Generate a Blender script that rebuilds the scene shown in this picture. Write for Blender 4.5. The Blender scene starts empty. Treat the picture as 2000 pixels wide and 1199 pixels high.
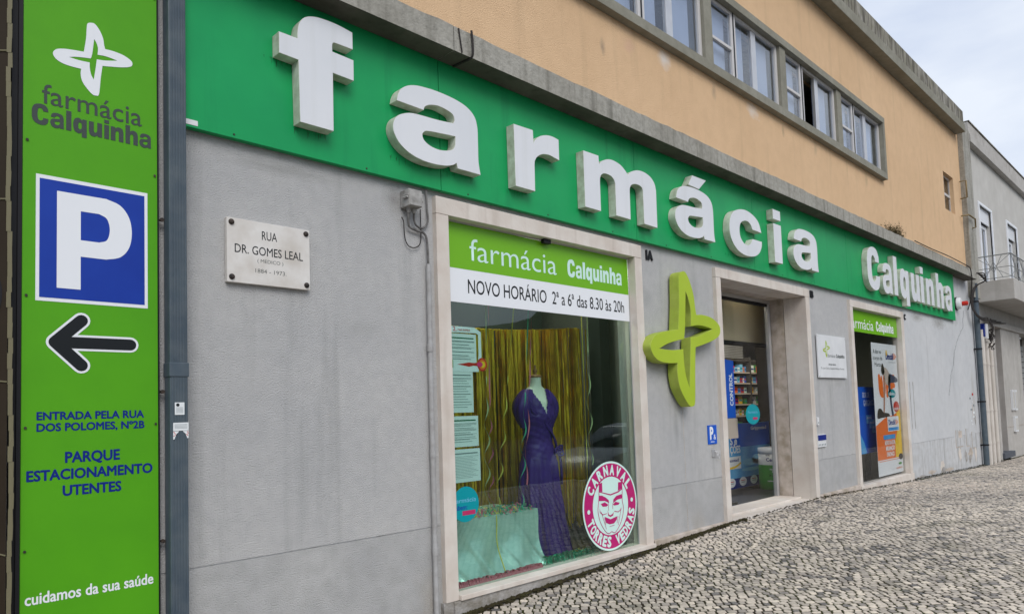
import bpy, bmesh, math, random
import numpy as np
from mathutils import Matrix, Vector, noise
random.seed(7); rng = np.random.default_rng(7)
scn = bpy.context.scene
col = scn.collection
R_ = math.radians
# ------------------------------------------------------------------ camera
cam_d = bpy.data.cameras.new('camera'); cam = bpy.data.objects.new('camera', cam_d); col.objects.link(cam)
cam_d.sensor_width = 36.0; cam_d.lens = 24.986; cam_d.shift_y = 0.06325
cam_d.clip_start = 0.05; cam_d.clip_end = 1500
right = Vector((0.70939726, -0.70403836, -0.03294717)); down = Vector((0.01736206, 0.06418804, -0.99778678)); fwd = Vector((0.70459498, 0.70725517, 0.05775838))
cam.matrix_world = Matrix.Translation((0, -3.7, 1.2)) @ Matrix(((right.x, -down.x, -fwd.x), (right.y, -down.y, -fwd.y), (right.z, -down.z, -fwd.z))).to_4x4()
scn.camera = cam
# ------------------------------------------------------------------ world, sun, exposure
W = bpy.data.worlds.new('World'); scn.world = W; W.use_nodes = True
wn = W.node_tree.nodes; wl = W.node_tree.links; wn.clear()
wo = wn.new('ShaderNodeOutputWorld'); bg = wn.new('ShaderNodeBackground'); sky = wn.new('ShaderNodeTexSky')
sky.sky_type = 'NISHITA'; sky.sun_disc = False; sky.sun_elevation = R_(42); sky.sun_rotation = R_(205); sky.air_density = 1.2; sky.dust_density = 2.5
tc = wn.new('ShaderNodeTexCoord'); mp = wn.new('ShaderNodeMapping'); mp.inputs['Scale'].default_value = (1, 1, 2.6)
n1 = wn.new('ShaderNodeTexNoise'); n1.inputs['Scale'].default_value = 3.6; n1.inputs['Detail'].default_value = 5; n1.inputs['Roughness'].default_value = .5
cr = wn.new('ShaderNodeValToRGB'); cr.color_ramp.elements[0].position = .36; cr.color_ramp.elements[0].color = (6.2, 7.1, 9.0, 1); cr.color_ramp.elements[1].position = .66; cr.color_ramp.elements[1].color = (9.0, 9.6, 10.6, 1)
mx = wn.new('ShaderNodeMix'); mx.data_type = 'RGBA'; mx.inputs[0].default_value = .88
wl.new(tc.outputs['Generated'], mp.inputs['Vector']); wl.new(mp.outputs[0], n1.inputs['Vector']); wl.new(n1.outputs[0], cr.inputs[0])
wl.new(sky.outputs[0], mx.inputs[6]); wl.new(cr.outputs[0], mx.inputs[7]); wl.new(mx.outputs[2], bg.inputs[0]); bg.inputs[1].default_value = .080
wl.new(bg.outputs[0], wo.inputs[0])
sd = bpy.data.lights.new('sun', 'SUN'); sd.energy = 1.5; sd.angle = R_(35); sd.color = (1, .965, .92)
so = bpy.data.objects.new('sun', sd); col.objects.link(so)
az = R_(205); el = R_(42)   # the veiled sun stands over the street, behind the camera
sv = Vector((math.sin(az) * math.cos(el), math.cos(az) * math.cos(el), math.sin(el)))
so.rotation_euler = sv.to_track_quat('Z', 'Y').to_euler(); so.location = sv * 60
scn.view_settings.view_transform = 'Standard'; scn.view_settings.look = 'None'; scn.view_settings.exposure = 0.36; scn.view_settings.gamma = 1; scn.view_settings.use_curve_mapping = False
scn.render.engine = 'CYCLES'; scn.cycles.transparent_max_bounces = 24; scn.cycles.max_bounces = 8

# ------------------------------------------------------------------ materials
def mat(name, col1, rough=.6, col2=None, vscale=3., bump=0., bscale=150., metal=0., spec=.25, streak=None, sscale=(9, 9, .5), slo=.55, shi=.75, zfade=None, speck=None, emit=None, mott=None, detail=5, coat=0, hi2=.65, lo2=.35, xfade=None, spots=()):
    m = bpy.data.materials.new(name); m.use_nodes = True; nt = m.node_tree; N = nt.nodes; Lk = nt.links
    b = N['Principled BSDF']; b.inputs['Roughness'].default_value = rough; b.inputs['Metallic'].default_value = metal; b.inputs['Specular IOR Level'].default_value = spec
    if coat: b.inputs['Coat Weight'].default_value = coat; b.inputs['Coat Roughness'].default_value = .15
    g = N.new('ShaderNodeNewGeometry'); cur = None
    def nz(scale, det=detail, mapping=None, rough_=.55):
        t = N.new('ShaderNodeTexNoise'); t.inputs['Scale'].default_value = scale; t.inputs['Detail'].default_value = det; t.inputs['Roughness'].default_value = rough_
        if mapping:
            q = N.new('ShaderNodeMapping'); q.inputs['Scale'].default_value = mapping; Lk.new(g.outputs['Position'], q.inputs[0]); Lk.new(q.outputs[0], t.inputs['Vector'])
        else: Lk.new(g.outputs['Position'], t.inputs['Vector'])
        return t.outputs[0]
    def rng_(sock, a, b_, o0=0., o1=1.):
        r = N.new('ShaderNodeMapRange'); r.inputs[1].default_value = a; r.inputs[2].default_value = b_; r.inputs[3].default_value = o0; r.inputs[4].default_value = o1; Lk.new(sock, r.inputs[0]); return r.outputs[0]
    def mixc(f, a, b_):
        x = N.new('ShaderNodeMix'); x.data_type = 'RGBA'
        if isinstance(f, float): x.inputs[0].default_value = f
        else: Lk.new(f, x.inputs[0])
        for i, v in ((6, a), (7, b_)):
            if isinstance(v, tuple): x.inputs[i].default_value = (*v, 1)
            else: Lk.new(v, x.inputs[i])
        return x.outputs[2]
    def mul(a, b_):
        x = N.new('ShaderNodeMath'); x.operation = 'MULTIPLY'
        for i, v in enumerate((a, b_)):
            if isinstance(v, float): x.inputs[i].default_value = v
            else: Lk.new(v, x.inputs[i])
        return x.outputs[0]
    cur = col1
    if col2: cur = mixc(rng_(nz(vscale), lo2, hi2), cur, col2)
    if mott: # fine mottling: (colour, scale, strength)
        cur = mixc(rng_(nz(mott[1], 8), .4, .7, 0, mott[2]), cur, mott[0])
    if streak:
        f = rng_(nz(1., 4, sscale), slo, shi, 0, streak[1])
        sep = None
        if zfade:
            sep = N.new('ShaderNodeSeparateXYZ'); Lk.new(g.outputs['Position'], sep.inputs[0]); f = mul(f, rng_(sep.outputs[2], zfade[0], zfade[1]))
        if xfade:
            sep = sep or N.new('ShaderNodeSeparateXYZ'); Lk.new(g.outputs['Position'], sep.inputs[0]); f = mul(f, rng_(sep.outputs[0], xfade[0], xfade[1]))
        cur = mixc(f, cur, streak[0])
    if speck:
        cur = mixc(rng_(nz(speck[1], 3), speck[2], speck[2] + .05, 0, speck[3]), cur, speck[0])
    for (sx_, sz_, sr_, el_, sc_, st_) in spots:   # a stain of its own at one place on the wall, ragged by noise
        q = N.new('ShaderNodeMapping'); q.vector_type = 'POINT'; q.inputs['Location'].default_value = (-sx_ / sr_, 0, -sz_ / (sr_ * el_)); q.inputs['Scale'].default_value = (1 / sr_, 0, 1 / (sr_ * el_)); Lk.new(g.outputs['Position'], q.inputs[0])
        le = N.new('ShaderNodeVectorMath'); le.operation = 'LENGTH'; Lk.new(q.outputs[0], le.inputs[0])
        ns = nz(9, 4, (1, 1, 1 / el_)); ad = N.new('ShaderNodeMath'); ad.operation = 'MULTIPLY_ADD'; Lk.new(ns, ad.inputs[0]); ad.inputs[1].default_value = 1.1; Lk.new(le.outputs['Value'], ad.inputs[2])
        cur = mixc(rng_(ad.outputs[0], 1.35, .55, 0, st_), cur, sc_)
    if isinstance(cur, tuple): b.inputs['Base Color'].default_value = (*cur, 1)
    else: Lk.new(cur, b.inputs['Base Color'])
    if bump:
        bp = N.new('ShaderNodeBump'); bp.inputs['Distance'].default_value = bump; bp.inputs['Strength'].default_value = 1.; Lk.new(nz(bscale, 3), bp.inputs['Height']); Lk.new(bp.outputs[0], b.inputs['Normal'])
    if emit: b.inputs['Emission Color'].default_value = (*emit[0], 1); b.inputs['Emission Strength'].default_value = emit[1]
    return m
def glass_mat(name, tint, refl=1.0, rough=.0, ior=1.42):
    m = bpy.data.materials.new(name); m.use_nodes = True; nt = m.node_tree; N = nt.nodes; Lk = nt.links; N.clear()
    o = N.new('ShaderNodeOutputMaterial'); t = N.new('ShaderNodeBsdfTransparent'); t.inputs[0].default_value = (*tint, 1)
    g = N.new('ShaderNodeBsdfGlossy'); g.inputs['Roughness'].default_value = rough; g.inputs[0].default_value = (refl, refl, refl, 1)
    f = N.new('ShaderNodeFresnel'); ge = N.new('ShaderNodeNewGeometry'); ir = N.new('ShaderNodeMapRange'); ir.inputs[3].default_value = ior; ir.inputs[4].default_value = 1 / ior
    Lk.new(ge.outputs['Backfacing'], ir.inputs[0]); Lk.new(ir.outputs[0], f.inputs['IOR'])   # thin pane: both faces reflect alike
    x = N.new('ShaderNodeMixShader'); Lk.new(f.outputs[0], x.inputs[0]); Lk.new(t.outputs[0], x.inputs[1]); Lk.new(g.outputs[0], x.inputs[2]); Lk.new(x.outputs[0], o.inputs[0])
    return m

M = {}
M['plaster'] = mat('grey_plaster', spots=((2.66, 2.6, .13, 1.1, (.20, .19, .18), .6), (5.86, 1.0, .07, 3.5, (.28, .285, .28), .6), (5.45, 2.2, .12, 1.5, (.33, .335, .33), .5), (1.9, 2.62, .5, .12, (.25, .25, .24), .5), (6.3, 2.4, .1, 2.5, (.30, .30, .29), .5), (2.4, 1.75, .25, .5, (.37, .37, .36), .4), (2.93, 1.2, .06, 12, (.31, .305, .30), .5), (9.9, 1.45, .3, .3, (.36, .36, .35), .5)), col1=(.455, .455, .455), rough=.85, col2=(.51, .505, .495), vscale=1.3, bump=.009, bscale=130, streak=((.25, .255, .25), .55), sscale=(6, 6, .45), slo=.55, shi=.8, mott=((.37, .37, .375), 14, .35))
M['plaster_pale'] = mat('pale_grey_plaster', spots=((13.6, 2.62, .5, .25, (.26, .25, .23), .7), (14.9, 2.6, .6, .3, (.24, .23, .21), .7), (16.1, 2.75, .3, .6, (.3, .3, .28), .5), (17.1, 1.2, .2, 5, (.4, .38, .34), .6)), col1=(.53, .54, .55), rough=.88, col2=(.58, .585, .59), vscale=1.0, bump=.003, bscale=110, streak=((.27, .27, .26), .6), sscale=(8, 8, .4), slo=.58, shi=.8, mott=((.45, .455, .46), 6, .4))
M['plaster_low'] = mat('grey_plaster_dado', (.41, .41, .41), .88, (.48, .478, .47), 1.6, bump=.009, bscale=130, streak=((.36, .30, .22), .8), sscale=(3, 3, 1.2), slo=.52, shi=.72, zfade=(.25, -.12), mott=((.31, .31, .30), 9, .4), xfade=(0, 1))
M['plaster_worn'] = mat('worn_grey_plaster', (.52, .53, .54), .88, (.57, .575, .58), 1.2, bump=.003, bscale=110, streak=((.22, .21, .19), .75), sscale=(9, 9, .5), slo=.52, shi=.74, mott=((.36, .35, .33), 7, .5), speck=((.50, .43, .34), 2.6, .66, .7))
M['orange'] = mat('orange_render', spots=((5.95, 4.62, .17, .9, (.74, .68, .62), .9), (7.8, 4.62, .22, .6, (.74, .68, .62), .8), (5.35, 4.55, .14, .8, (.62, .38, .28), .6), (6.9, 4.58, .08, 1.6, (.33, .25, .18), .6), (4.95, 4.4, .06, 2, (.30, .23, .17), .7), (9.6, 4.6, .1, 1.4, (.40, .30, .2), .5), (11.5, 4.6, .12, 1.4, (.38, .28, .18), .5), (8.6, 4.6, .05, 2.5, (.33, .24, .16), .6)), col1=(.70, .475, .28), rough=.88, col2=(.75, .515, .31), vscale=.7, bump=.009, bscale=110, streak=((.42, .29, .17), .4), sscale=(5, 5, .5), slo=.55, shi=.8, mott=((.58, .38, .22), 6, .3))
M['concrete'] = mat('weathered_concrete', (.32, .305, .265), .9, (.40, .385, .34), 2.5, bump=.005, bscale=70, streak=((.10, .095, .075), .7), sscale=(9, 9, .8), slo=.5, shi=.72, mott=((.17, .165, .14), 22, .5))
M['soffit'] = mat('shade_dark_concrete', (.09, .085, .07), .95, (.14, .13, .11), 3, mott=((.05, .048, .04), 12, .6))  # ledge underside: its shade is deepened by a darker base colour
M['concrete_band'] = mat('window_band_concrete', (.235, .225, .18), .88, (.29, .28, .23), 2.2, bump=.004, bscale=80, mott=((.17, .16, .125), 12, .4))
M['concrete_old'] = mat('lichen_concrete', (.27, .25, .20), .92, (.36, .34, .30), 3, bump=.008, bscale=40, streak=((.07, .062, .05), .8), sscale=(14, 14, 2.0), slo=.40, shi=.62, mott=((.13, .13, .06), 7, .5))
M['stone'] = mat('cream_limestone', (.63, .575, .515), .55, (.71, .66, .60), 2.2, bump=.0012, bscale=60, mott=((.50, .40, .33), 5, .45), streak=((.42, .36, .30), .4), sscale=(12, 12, .7))
M['stone_dirty'] = mat('stained_limestone', (.50, .43, .37), .7, (.62, .55, .49), 3, bump=.003, bscale=60, mott=((.25, .20, .13), 8, .7))
M['base_grey'] = mat('rough_grey_base', (.34, .325, .31), .9, (.46, .44, .42), 4, bump=.008, bscale=60, mott=((.14, .12, .08), 10, .7))
M['green'] = mat('green_panel', (.009, .32, .095), .38, (.012, .36, .11), 1.2, spec=.22, streak=((.002, .17, .06), .55), sscale=(8, 8, .5), slo=.58, shi=.8, mott=((.003, .2, .08), 3, .25))
M['green_side'] = mat('green_panel_edge', (.003, .12, .05), .5)
M['lime'] = mat('lime_vinyl', (.080, .34, .008), .42, (.09, .36, .01), .8, spec=.2, mott=((.06, .27, .01), 5, .25))
M['lime_banner'] = mat('lime_banner_vinyl', (.16, .43, .012), .3)
M['letter'] = mat('white_acrylic', (.68, .70, .73), .38, (.72, .735, .76), 2, streak=((.56, .57, .55), .35), sscale=(10, 10, .6))
M['letter_side'] = mat('yellowed_letter_side', (.60, .64, .54), .55, (.66, .69, .60), 4, mott=((.28, .25, .17), 14, .55))
M['cross'] = mat('lime_green_acrylic', (.36, .49, .03), .45, (.40, .53, .04), 2)
M['cross_side'] = mat('lime_green_side', (.36, .47, .06), .6, (.41, .50, .09), 5, mott=((.22, .22, .05), 12, .3))
M['white'] = mat('white_print', (.78, .80, .83), .4)
M['whitewarm'] = mat('white_board', (.74, .75, .76), .35, (.68, .69, .70), 5)
M['darkgrey_print'] = mat('dark_grey_print', (.05, .065, .06), .5)
M['black_print'] = mat('black_print', (.010, .012, .014), .35)
M['blue_print'] = mat('blue_print', (.006, .035, .30), .4, (.008, .045, .35), 3)
M['navy_print'] = mat('navy_print', (.003, .018, .20), .4)
M['black'] = mat('black_metal', (.012, .012, .014), .5)
M['screw'] = mat('rusty_screw', (.07, .05, .04), .6, (.02, .02, .02), 60)
M['pipe'] = mat('blue_grey_pipe', (.065, .088, .112), .42, (.08, .108, .13), 3, streak=((.05, .065, .08), .5), mott=((.16, .18, .19), 10, .35))
M['pipe_white'] = mat('cream_painted_pipe', (.55, .51, .46), .6, (.62, .58, .53), 3, streak=((.33, .28, .23), .5))
M['marble'] = mat('white_marble', (.64, .61, .57), .38, (.74, .72, .69), 4, mott=((.42, .36, .29), 7, .45), bump=.0006, bscale=50)
M['boxgrey'] = mat('painted_grey_box', (.37, .36, .345), .75, (.44, .43, .41), 12, mott=((.10, .09, .08), 20, .6), bump=.002, bscale=70)
M['cable'] = mat('dark_cable', (.035, .03, .028), .7)
M['cable_grey'] = mat('painted_cable', (.20, .195, .19), .75, (.09, .085, .08), 20)
M['conduit'] = mat('grey_conduit', (.42, .42, .42), .7, (.36, .355, .35), 8, mott=((.2, .18, .16), 20, .4))
M['alu'] = mat('brushed_aluminium', (.62, .62, .62), .38, (.55, .55, .56), 6, metal=.6)
M['alu_white'] = mat('pale_aluminium_frame', (.60, .58, .56), .45, metal=.2)
M['glass'] = glass_mat('green_tinted_glass', (.82, .92, .89), .95, ior=1.53)
M['glass_clear'] = glass_mat('clear_glass', (.975, .985, .98), .42, ior=1.33)
M['glass_up'] = glass_mat('upper_window_glass', (.86, .90, .95), 1., ior=1.55)
M['pale_backing'] = mat('pale_sky_tone', (.44, .46, .52), .9, (.50, .52, .58), 1.5, streak=((.38, .40, .46), .5), sscale=(4, 4, .3))  # tone imitates sky reflected in the upper panes; net curtains share it
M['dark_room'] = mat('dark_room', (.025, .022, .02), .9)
M['room'] = mat('shop_wall', (.38, .37, .34), .9)
M['room_dark'] = mat('display_backing', (.05, .06, .055), .8)
M['floor_dark'] = mat('dark_shop_floor', (.045, .045, .05), .35)
M['gold'] = mat('gold_foil', (.95, .60, .05), .34, (.70, .45, .03), 9, metal=.85)
M['purple'] = mat('purple_satin', (.045, .010, .17), .48, (.035, .008, .13), 8, spec=.3)
M['skin'] = mat('cream_mannequin', (.66, .66, .58), .5)
M['wood'] = mat('turned_wood', (.30, .14, .06), .5)
M['satin'] = mat('mint_satin', (.52, .70, .64), .25, (.44, .62, .56), 5, metal=.35, spec=.6)
M['bulk'] = mat('cream_bulkhead', (.62, .54, .36), .8)
M['tinsel_green'] = mat('green_foil', (.02, .28, .16), .3, metal=.6)
M['tinsel_pink'] = mat('dusty_pink_crepe', (.45, .10, .14), .6)
M['streamer_a'] = mat('pale_green_streamer', (.5, .58, .3), .6)
M['streamer_b'] = mat('pink_streamer', (.55, .14, .2), .6)
M['streamer_c'] = mat('green_streamer', (.08, .4, .28), .6)
M['streamer_d'] = mat('yellow_streamer', (.62, .55, .10), .6)
M['paper'] = mat('paper', (.74, .77, .78), .7)
M['inkgrey'] = mat('printed_grey', (.22, .26, .27), .7)
M['teal'] = mat('teal_print', (.0, .28, .33), .45)
M['magenta'] = mat('magenta_print', (.46, .014, .15), .4)
M['rubine'] = mat('pink_label_print', (.45, .03, .12), .4)
M['mintwhite'] = mat('mint_white_print', (.60, .82, .76), .45)
M['red'] = mat('red_print', (.55, .03, .02), .4)
M['orange_p'] = mat('orange_print', (.82, .17, .02), .4)
M['yellow_p'] = mat('yellow_print', (.85, .55, .02), .4)
M['skyblue'] = mat('sky_blue_print', (.02, .22, .62), .4, (.12, .42, .75), 3)
M['lightblue'] = mat('light_blue_print', (.18, .48, .72), .4)
M['brandblue'] = mat('royal_blue_print', (.01, .10, .55), .4)
M['denim'] = mat('printed_denim', (.05, .06, .10), .6)
M['skin_p'] = mat('printed_skin', (.42, .22, .15), .6)
M['beige_p'] = mat('printed_beige', (.5, .42, .36), .6)
M['greenlabel'] = mat('green_label', (.06, .30, .05), .35)
M['shelf'] = mat('dark_shelf', (.05, .045, .04), .5)
M['brown'] = mat('dark_brown_panel', (.026, .019, .012), .55, (.034, .025, .016), 2, spec=.12)
M['grime_shade'] = mat('dark_green_grime_shade', (.012, .13, .045), .7, (.02, .07, .03), 30)
M['brown_line'] = mat('pale_panel_joint', (.16, .145, .085), .6)
M['brass'] = mat('dull_brass', (.25, .19, .10), .5, metal=.4)
M['ground_bed'] = mat('mossy_joint_soil', (.028, .021, .014), .95, (.045, .05, .014), 2.0, spec=.1, bump=.006, bscale=90)
M['moss'] = mat('dark_moss', (.030, .024, .014), .95, (.045, .042, .018), 14, spec=.1)
M['asphalt'] = mat('asphalt', (.05, .05, .052), .9, (.06, .06, .06), 4, bump=.004, bscale=120)
M['kerb'] = mat('kerb_limestone', (.42, .40, .37), .8, (.5, .48, .44), 3, bump=.003, bscale=60)
M['neigh'] = mat('neighbour_render', (.43, .41, .38), .88, (.50, .48, .45), 1.2, bump=.004, bscale=60, streak=((.28, .26, .23), .5), sscale=(4, 4, .5), mott=((.34, .32, .29), 5, .4))
M['neigh_up'] = mat('neighbour_upper_render', (.50, .485, .45), .88, (.56, .545, .51), 1.1, bump=.003, bscale=60, mott=((.42, .40, .37), 3, .4))
M['railing'] = mat('grey_painted_rail', (.25, .26, .26), .5)
M['door_dark'] = mat('dark_red_door', (.06, .02, .018), .5)
M['slate'] = mat('slate_step', (.09, .10, .12), .6)
M['ceiling'] = mat('shop_ceiling', (.42, .43, .42), .9)
M['lamp'] = mat('ceiling_lamp', (.8, .8, .75), .5, emit=((1., .88, .62), 4.0))
M['bark'] = mat('bark', (.05, .04, .03), .9)
M['hill'] = mat('wooded_hill', (.03, .045, .02), .95, (.055, .07, .03), .1)
M['dryplant'] = mat('dry_brown_weed', (.10, .06, .03), .9, (.08, .08, .03), 30)
M['weed'] = mat('green_weed', (.06, .10, .02), .8)
# cobbles: tone per stone from a mesh attribute
def cobble_mat():
    m = bpy.data.materials.new('limestone_cobble'); m.use_nodes = True; nt = m.node_tree; N = nt.nodes; Lk = nt.links; b = N['Principled BSDF']; b.inputs['Roughness'].default_value = .62
    a = N.new('ShaderNodeAttribute'); a.attribute_name = 'tone'; r = N.new('ShaderNodeValToRGB'); e = r.color_ramp.elements
    e[0].position = 0; e[0].color = (.12, .112, .105, 1); e[1].position = 1; e[1].color = (.74, .645, .53, 1)
    for p, c in ((.25, (.19, .175, .165, 1)), (.45, (.34, .30, .26, 1)), (.65, (.49, .43, .36, 1)), (.85, (.61, .535, .45, 1))):
        x = e.new(p); x.color = c
    Lk.new(a.outputs['Fac'], r.inputs[0])
    g = N.new('ShaderNodeNewGeometry'); t = N.new('ShaderNodeTexNoise'); t.inputs['Scale'].default_value = 55; t.inputs['Detail'].default_value = 6; Lk.new(g.outputs['Position'], t.inputs[0])
    mr = N.new('ShaderNodeMapRange'); mr.inputs[1].default_value = .35; mr.inputs[2].default_value = .7; mr.inputs[3].default_value = 1.05; mr.inputs[4].default_value = .82; Lk.new(t.outputs[0], mr.inputs[0])
    x = N.new('ShaderNodeMix'); x.data_type = 'RGBA'; x.blend_type = 'MULTIPLY'; x.inputs[0].default_value = 1; Lk.new(r.outputs[0], x.inputs[6]); Lk.new(mr.outputs[0], x.inputs[7])
    # mossy patches
    t2 = N.new('ShaderNodeTexNoise'); t2.inputs['Scale'].default_value = 1.4; t2.inputs['Detail'].default_value = 7; Lk.new(g.outputs['Position'], t2.inputs[0])
    m2 = N.new('ShaderNodeMapRange'); m2.inputs[1].default_value = .58; m2.inputs[2].default_value = .74; m2.inputs[4].default_value = .5; Lk.new(t2.outputs[0], m2.inputs[0])
    y = N.new('ShaderNodeMix'); y.data_type = 'RGBA'; Lk.new(m2.outputs[0], y.inputs[0]); Lk.new(x.outputs[2], y.inputs[6]); y.inputs[7].default_value = (.13, .125, .07, 1)
    Lk.new(y.outputs[2], b.inputs['Base Color'])
    bp = N.new('ShaderNodeBump'); bp.inputs['Distance'].default_value = .0015; Lk.new(t.outputs[0], bp.inputs['Height']); Lk.new(bp.outputs[0], b.inputs['Normal'])
    return m
M['cobble'] = cobble_mat()

# ------------------------------------------------------------------ helpers
def tagp(o, label=None, cat=None, group=None, kind=None):
    if label: o['label'] = label
    if cat: o['category'] = cat
    if group: o['group'] = group
    if kind: o['kind'] = kind
    return o
WP = {}
def thing(name, label, cat, loc=(0, 0, 0), group=None):
    o = bpy.data.objects.new(name, None); o.empty_display_size = .1; o.location = loc; col.objects.link(o); WP[o.name] = Vector(loc)
    return tagp(o, label, cat, group)
def link(name, me, parent=None, loc=None):
    """me is in world coordinates; shift so that it sits right under its parent"""
    o = bpy.data.objects.new(name, me); col.objects.link(o)
    pw = WP[parent.name] if parent else Vector((0, 0, 0))
    base = Vector(loc) if loc is not None else (pw if parent else Vector((0, 0, 0)))
    if base.length > 0: me.transform(Matrix.Translation(-base))
    o.location = base - pw; WP[o.name] = base
    if parent: o.parent = parent
    return o
class MB:
    def __init__(s): s.v = []; s.f = []; s.sm = []; s.mi = []; s.cur = 0
    def add(s, vs, fs, smooth=False):
        k = len(s.v); s.v += [tuple(p) for p in vs]; s.f += [tuple(i + k for i in f) for f in fs]; s.sm += [smooth] * len(fs); s.mi += [s.cur] * len(fs); return s
    def box(s, x0, x1, y0, y1, z0, z1):
        return s.add([(x0, y0, z0), (x1, y0, z0), (x1, y1, z0), (x0, y1, z0), (x0, y0, z1), (x1, y0, z1), (x1, y1, z1), (x0, y1, z1)], [(0, 3, 2, 1), (4, 5, 6, 7), (0, 1, 5, 4), (1, 2, 6, 5), (2, 3, 7, 6), (3, 0, 4, 7)])
    def quad(s, a, b, c, d): return s.add([a, b, c, d], [(0, 1, 2, 3)])
    def tube(s, pts, r, n=8, cap=True):
        pts = [Vector(p) for p in pts]; rings = []; rs = r if isinstance(r, (list, tuple)) else [r] * len(pts); up = None
        for i, p in enumerate(pts):
            t = (pts[min(i + 1, len(pts) - 1)] - pts[max(i - 1, 0)])
            if t.length < 1e-9: t = Vector((0, 0, 1))
            t.normalize()
            if up is None: up = Vector((0, 0, 1)) if abs(t.z) < .9 else Vector((1, 0, 0))
            a = t.cross(up).normalized(); b = a.cross(t); up = b
            rings.append([p + (a * math.cos(2 * math.pi * k / n) + b * math.sin(2 * math.pi * k / n)) * rs[i] for k in range(n)])
        vs = [q for rg in rings for q in rg]; fs = []
        for i in range(len(pts) - 1):
            for k in range(n): fs.append((i * n + k, (i + 1) * n + k, (i + 1) * n + (k + 1) % n, i * n + (k + 1) % n))
        s.add(vs, fs, True)
        if cap: s.add(rings[0], [tuple(range(n))]); s.add(rings[-1], [tuple(range(n))[::-1]])
        return s
    def lathe(s, c, prof, n=24, axis='z', cap=True):
        vs = []; fs = []
        for r, h in prof:
            for k in range(n):
                a = 2 * math.pi * k / n
                vs.append((c[0] + r * math.cos(a), c[1] + r * math.sin(a), c[2] + h) if axis == 'z' else (c[0] + r * math.cos(a), c[1] + h, c[2] + r * math.sin(a)))
        for i in range(len(prof) - 1):
            for k in range(n): fs.append((i * n + k, i * n + (k + 1) % n, (i + 1) * n + (k + 1) % n, (i + 1) * n + k))
        s.add(vs, fs, True)
        if cap: s.add(vs[:n], [tuple(range(n))[::-1]]); s.add(vs[-n:], [tuple(range(n))])
        return s
    def sheet(s, pts, y): return s.add([(x, y, z) for x, z in pts], [tuple(range(len(pts)))])
    def mesh(s, name, mats):
        me = bpy.data.meshes.new(name); me.from_pydata(s.v, [], s.f); me.polygons.foreach_set('use_smooth', s.sm)
        for m in (mats if isinstance(mats, (list, tuple)) else [mats]): me.materials.append(M[m] if isinstance(m, str) else m)
        me.polygons.foreach_set('material_index', s.mi); me.update(); return me
    def build(s, name, mats, parent=None, bevel=0, loc=None, fixn=False):
        me = s.mesh(name, mats)
        if fixn:
            b = bmesh.new(); b.from_mesh(me); bmesh.ops.recalc_face_normals(b, faces=b.faces); b.to_mesh(me); b.free()
        o = link(name, me, parent, loc)
        if bevel:
            md = o.modifiers.new('bevel', 'BEVEL'); md.width = bevel; md.segments = 2; md.limit_method = 'ANGLE'; md.angle_limit = R_(50)
        return o
def smooth_loop(pts, n=6):
    """corner/smooth control points -> polyline (closed)"""
    out = []; N = len(pts)
    for i in range(N):
        p0, p1, p2, p3 = pts[i - 1], pts[i], pts[(i + 1) % N], pts[(i + 2) % N]
        c1, c2 = p1[2], p2[2]
        if c1 and c2: out.append(p1[:2]); continue
        t1 = ((p2[0] - p0[0]) / 2, (p2[1] - p0[1]) / 2) if not c1 else ((p2[0] - p1[0]) * .8, (p2[1] - p1[1]) * .8)
        t2 = ((p3[0] - p1[0]) / 2, (p3[1] - p1[1]) / 2) if not c2 else ((p2[0] - p1[0]) * .8, (p2[1] - p1[1]) * .8)
        for k in range(n):
            t = k / n; h = (2 * t ** 3 - 3 * t ** 2 + 1, t ** 3 - 2 * t ** 2 + t, -2 * t ** 3 + 3 * t ** 2, t ** 3 - t ** 2)
            out.append(tuple(h[0] * p1[j] + h[1] * t1[j] + h[2] * p2[j] + h[3] * t2[j] for j in (0, 1)))
    return out
def curve_mesh(name, cu):
    o = bpy.data.objects.new('tmp', cu); col.objects.link(o); dg = bpy.context.evaluated_depsgraph_get()
    me = bpy.data.meshes.new_from_object(o.evaluated_get(dg)); me.name = name; bpy.data.objects.remove(o); bpy.data.curves.remove(cu); return me
TO_XZ = Matrix(((1, 0, 0, 0), (0, 0, -1, 0), (0, 1, 0, 0), (0, 0, 0, 1)))
def shape(name, loops, yf, depth, mats, parent=None, smooth=True, bevel=0, loc=None):
    """filled outline(s) in the facade plane with the front face at y=yf; mats=(front, side)"""
    cu = bpy.data.curves.new('c', 'CURVE'); cu.dimensions = '2D'; cu.fill_mode = 'BOTH'; cu.extrude = max(depth, 1e-5) / 2; cu.bevel_depth = bevel; cu.bevel_resolution = 0; cu.offset = -bevel
    for lp in loops:
        pl = smooth_loop(lp) if smooth else [p[:2] for p in lp]
        s = cu.splines.new('POLY'); s.points.add(len(pl) - 1); s.use_cyclic_u = True
        for i, p in enumerate(pl): s.points[i].co = (p[0], p[1], 0, 1)
    me = curve_mesh(name, cu); me.transform(Matrix.Translation((0, yf + depth / 2, 0)) @ TO_XZ)
    ms = mats if isinstance(mats, (list, tuple)) else [mats]; me.materials.clear()
    for m in ms: me.materials.append(M[m])
    for p in me.polygons: p.material_index = 1 if (len(ms) > 1 and abs(p.normal.y) < .9) else 0; p.use_smooth = False
    return link(name, me, parent, loc)
def rect(x0, x1, z0, z1): return [(x0, z0, 1), (x1, z0, 1), (x1, z1, 1), (x0, z1, 1)]
def circ(cx, cz, r, n=32, rx=None): return [(cx + (rx or r) * math.cos(2 * math.pi * k / n), cz + r * math.sin(2 * math.pi * k / n), 1) for k in range(n)]
def flat(name, x0, x1, z0, z1, yf, depth, m, parent=None): return MB().box(x0, x1, yf, yf + depth, z0, z1).build(name, m, parent)
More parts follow.
